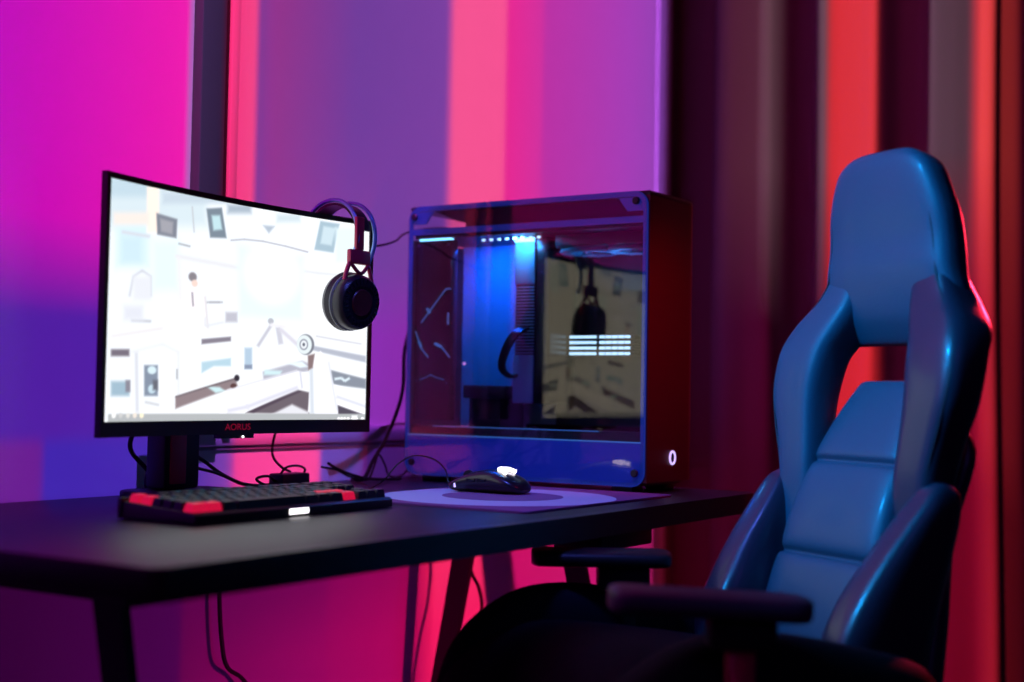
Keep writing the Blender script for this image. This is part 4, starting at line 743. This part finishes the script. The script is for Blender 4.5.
UN2 = steps([(-2.6, (34, 0, 30)), (-.80, (46, 0, 42), (62, 0, 56)), (-.45, (74, 0, 52), (82, 0, 50)), (-.10, (110, 0, 60), (140, 0, 62)), (.165, (190, 10, 70), (245, 34, 84)), (.22, (255, 48, 96)), (.452, (210, 14, 96), (196, 26, 106)), (1.0, (180, 26, 105), (160, 20, 90)), (1.15, (60, 4, 14), (60, 4, 14), 1.27)])
added_stripe_lamp('underdesk_added_stripes', (-.12, -.62, -.36), 'Y', .088, [UN2, UND], [(-.20, .10)], (-.69, -.0), 1., -2.6, 1.27)  # added unseen lamp; colour bands shape the glow below the desk
CU = steps([(-1.6, (40, 0, 8)), (-.774, (255, 72, 72), (255, 78, 76)), (-.724, (225, 62, 66), (100, 62, 74)), (-.694, (88, 64, 74), (100, 74, 88)), (-.607, (44, 2, 12), (66, 5, 32)), (-.482, (255, 66, 72), (255, 58, 62)), (-.364, (215, 60, 66), (110, 84, 94)), (-.347, (112, 86, 96)), (-.331, (34, 0, 8), (46, 0, 14)), (-.245, (60, 10, 28), (110, 72, 86)), (-.21, (116, 78, 92), (100, 60, 72)), (-.176, (84, 42, 44), (74, 30, 34)), (-.061, (34, 0, 0), (26, 0, 0)), (.055, (20, 0, 0), (20, 0, 0), .09)], .003)
CL = steps([(-1.6, (36, 0, 6)), (-.774, (220, 45, 60), (190, 25, 50)), (-.724, (150, 8, 40), (120, 3, 34)), (-.607, (44, 2, 12), (66, 5, 32)), (-.482, (255, 50, 58), (240, 40, 52)), (-.364, (120, 10, 32), (90, 4, 36)), (-.331, (30, 0, 6)), (-.21, (66, 0, 22), (60, 0, 16)), (-.14, (50, 0, 8), (40, 0, 2)), (-.061, (36, 0, 0), (30, 0, 0)), (.055, (30, 0, 0), (30, 0, 0), .09)], .006)
CB = steps([(-1.6, (30, 0, 6)), (-.774, (190, 30, 50), (160, 16, 44)), (-.724, (140, 6, 38), (110, 2, 32)), (-.607, (60, 2, 16)), (-.3, (50, 0, 6)), (.055, (56, 4, 6), (56, 4, 6), .09)], .01)
added_stripe_lamp('curtain_added_stripes', (.35, -.35, 1.3), 'X', 1.2, [CU, CL, CB], [(.52, .20), (.0, .08)], (-.69, 1.72), 1., -1.6, .09)  # added unseen lamp putting red and grey bands of light on plain cloth
STRIPE_POWER = 44
for n_ in ('wall_added_stripes', 'underdesk_added_stripes', 'curtain_added_stripes'): bpy.data.lights[n_].energy = STRIPE_POWER * (4.9 if n_[0] == 'c' else 1)
spot('blue_key_light', (-1.7, -.14, 1.3), (-.36, -.98, .31), (.0, .36, 1), 285, 31, 1.0)
spot('added_blue_pad_fill', (-.95, -.62, 1.35), (-.22, -.44, 0), (.10, .13, 1), 60, 34, .7)  # added fill that turns the mouse pad bluer, no lamp hangs there
area('violet_fill_light', (-1.6, -2.6, 1.2), (-.6, -.7, 0), .8, (.25, .12, 1), 1.2)
spot('red_rim_light', (.75, -1.15, .55), (-.42, -1.1, .16), (1, .02, .06), 60, 34, .5, .06)
spot('added_red_front_fill', (-.05, -.82, .36), (.04, -.49, .24), (1, .01, .03), 3.2, 80, .8, .05)  # added fill that reddens the tower front, no real lamp
area('case_interior_light', (.085, -.10, .430), (.150, -.10, .15), .05, (.0, .12, 1), .6)
area('card_light', (.020, -.222, .434), (.05, -.222, .25), .03, (.05, .4, 1), .4)
area('added_fan_fill', (.085, -.375, .34), (.085, -.375, .43), .04, (.05, .35, 1), .10)  # added fill that brightens the fans, not a fitting of the case
area('added_underdesk_fill', (-.15, -.55, -.45), (-.05, .088, -.35), .5, (.45, .02, 1), .32)  # added soft fill that lifts the shadows under the desk


# ------------------------------------------------------------------ world
w = bpy.data.worlds.new('dim_room_glow'); SC.world = w; w.use_nodes = True
w.node_tree.nodes['Background'].inputs[0].default_value = (.25, .08, .6, 1); w.node_tree.nodes['Background'].inputs[1].default_value = .006

# ------------------------------------------------------------------ camera
cam = bpy.data.cameras.new('camera'); co = bpy.data.objects.new('camera', cam); COL.objects.link(co); SC.camera = co
cam.sensor_width = 36; cam.lens = 1370 / 1024 * 36; cam.clip_start = .05
r = Vector((.5440, -.8389, .0180)); 
yaw, pit, rol = .5765, .039, .018
f = Vector((math.cos(pit) * math.cos(yaw), math.cos(pit) * math.sin(yaw), math.sin(pit))); r = f.cross(Vector((0, 0, 1))).normalized(); u = r.cross(f)
r, u = r * math.cos(rol) + u * math.sin(rol), -r * math.sin(rol) + u * math.cos(rol)
mw = Matrix((( r.x, u.x, -f.x, CAM.x), (r.y, u.y, -f.y, CAM.y), (r.z, u.z, -f.z, CAM.z), (0, 0, 0, 1))); co.matrix_world = mw; ROOTS.append(co)
cam.dof.use_dof = True; cam.dof.focus_distance = 2.05; cam.dof.aperture_fstop = 2.2

for o in ROOTS: o.location.z += DZ
SC.view_settings.view_transform = 'Standard'; SC.view_settings.look = 'None'
SC.cycles.max_bounces = 8; SC.cycles.transparent_max_bounces = 16; SC.cycles.sample_clamp_indirect = 4
SC.cycles.use_denoising = True
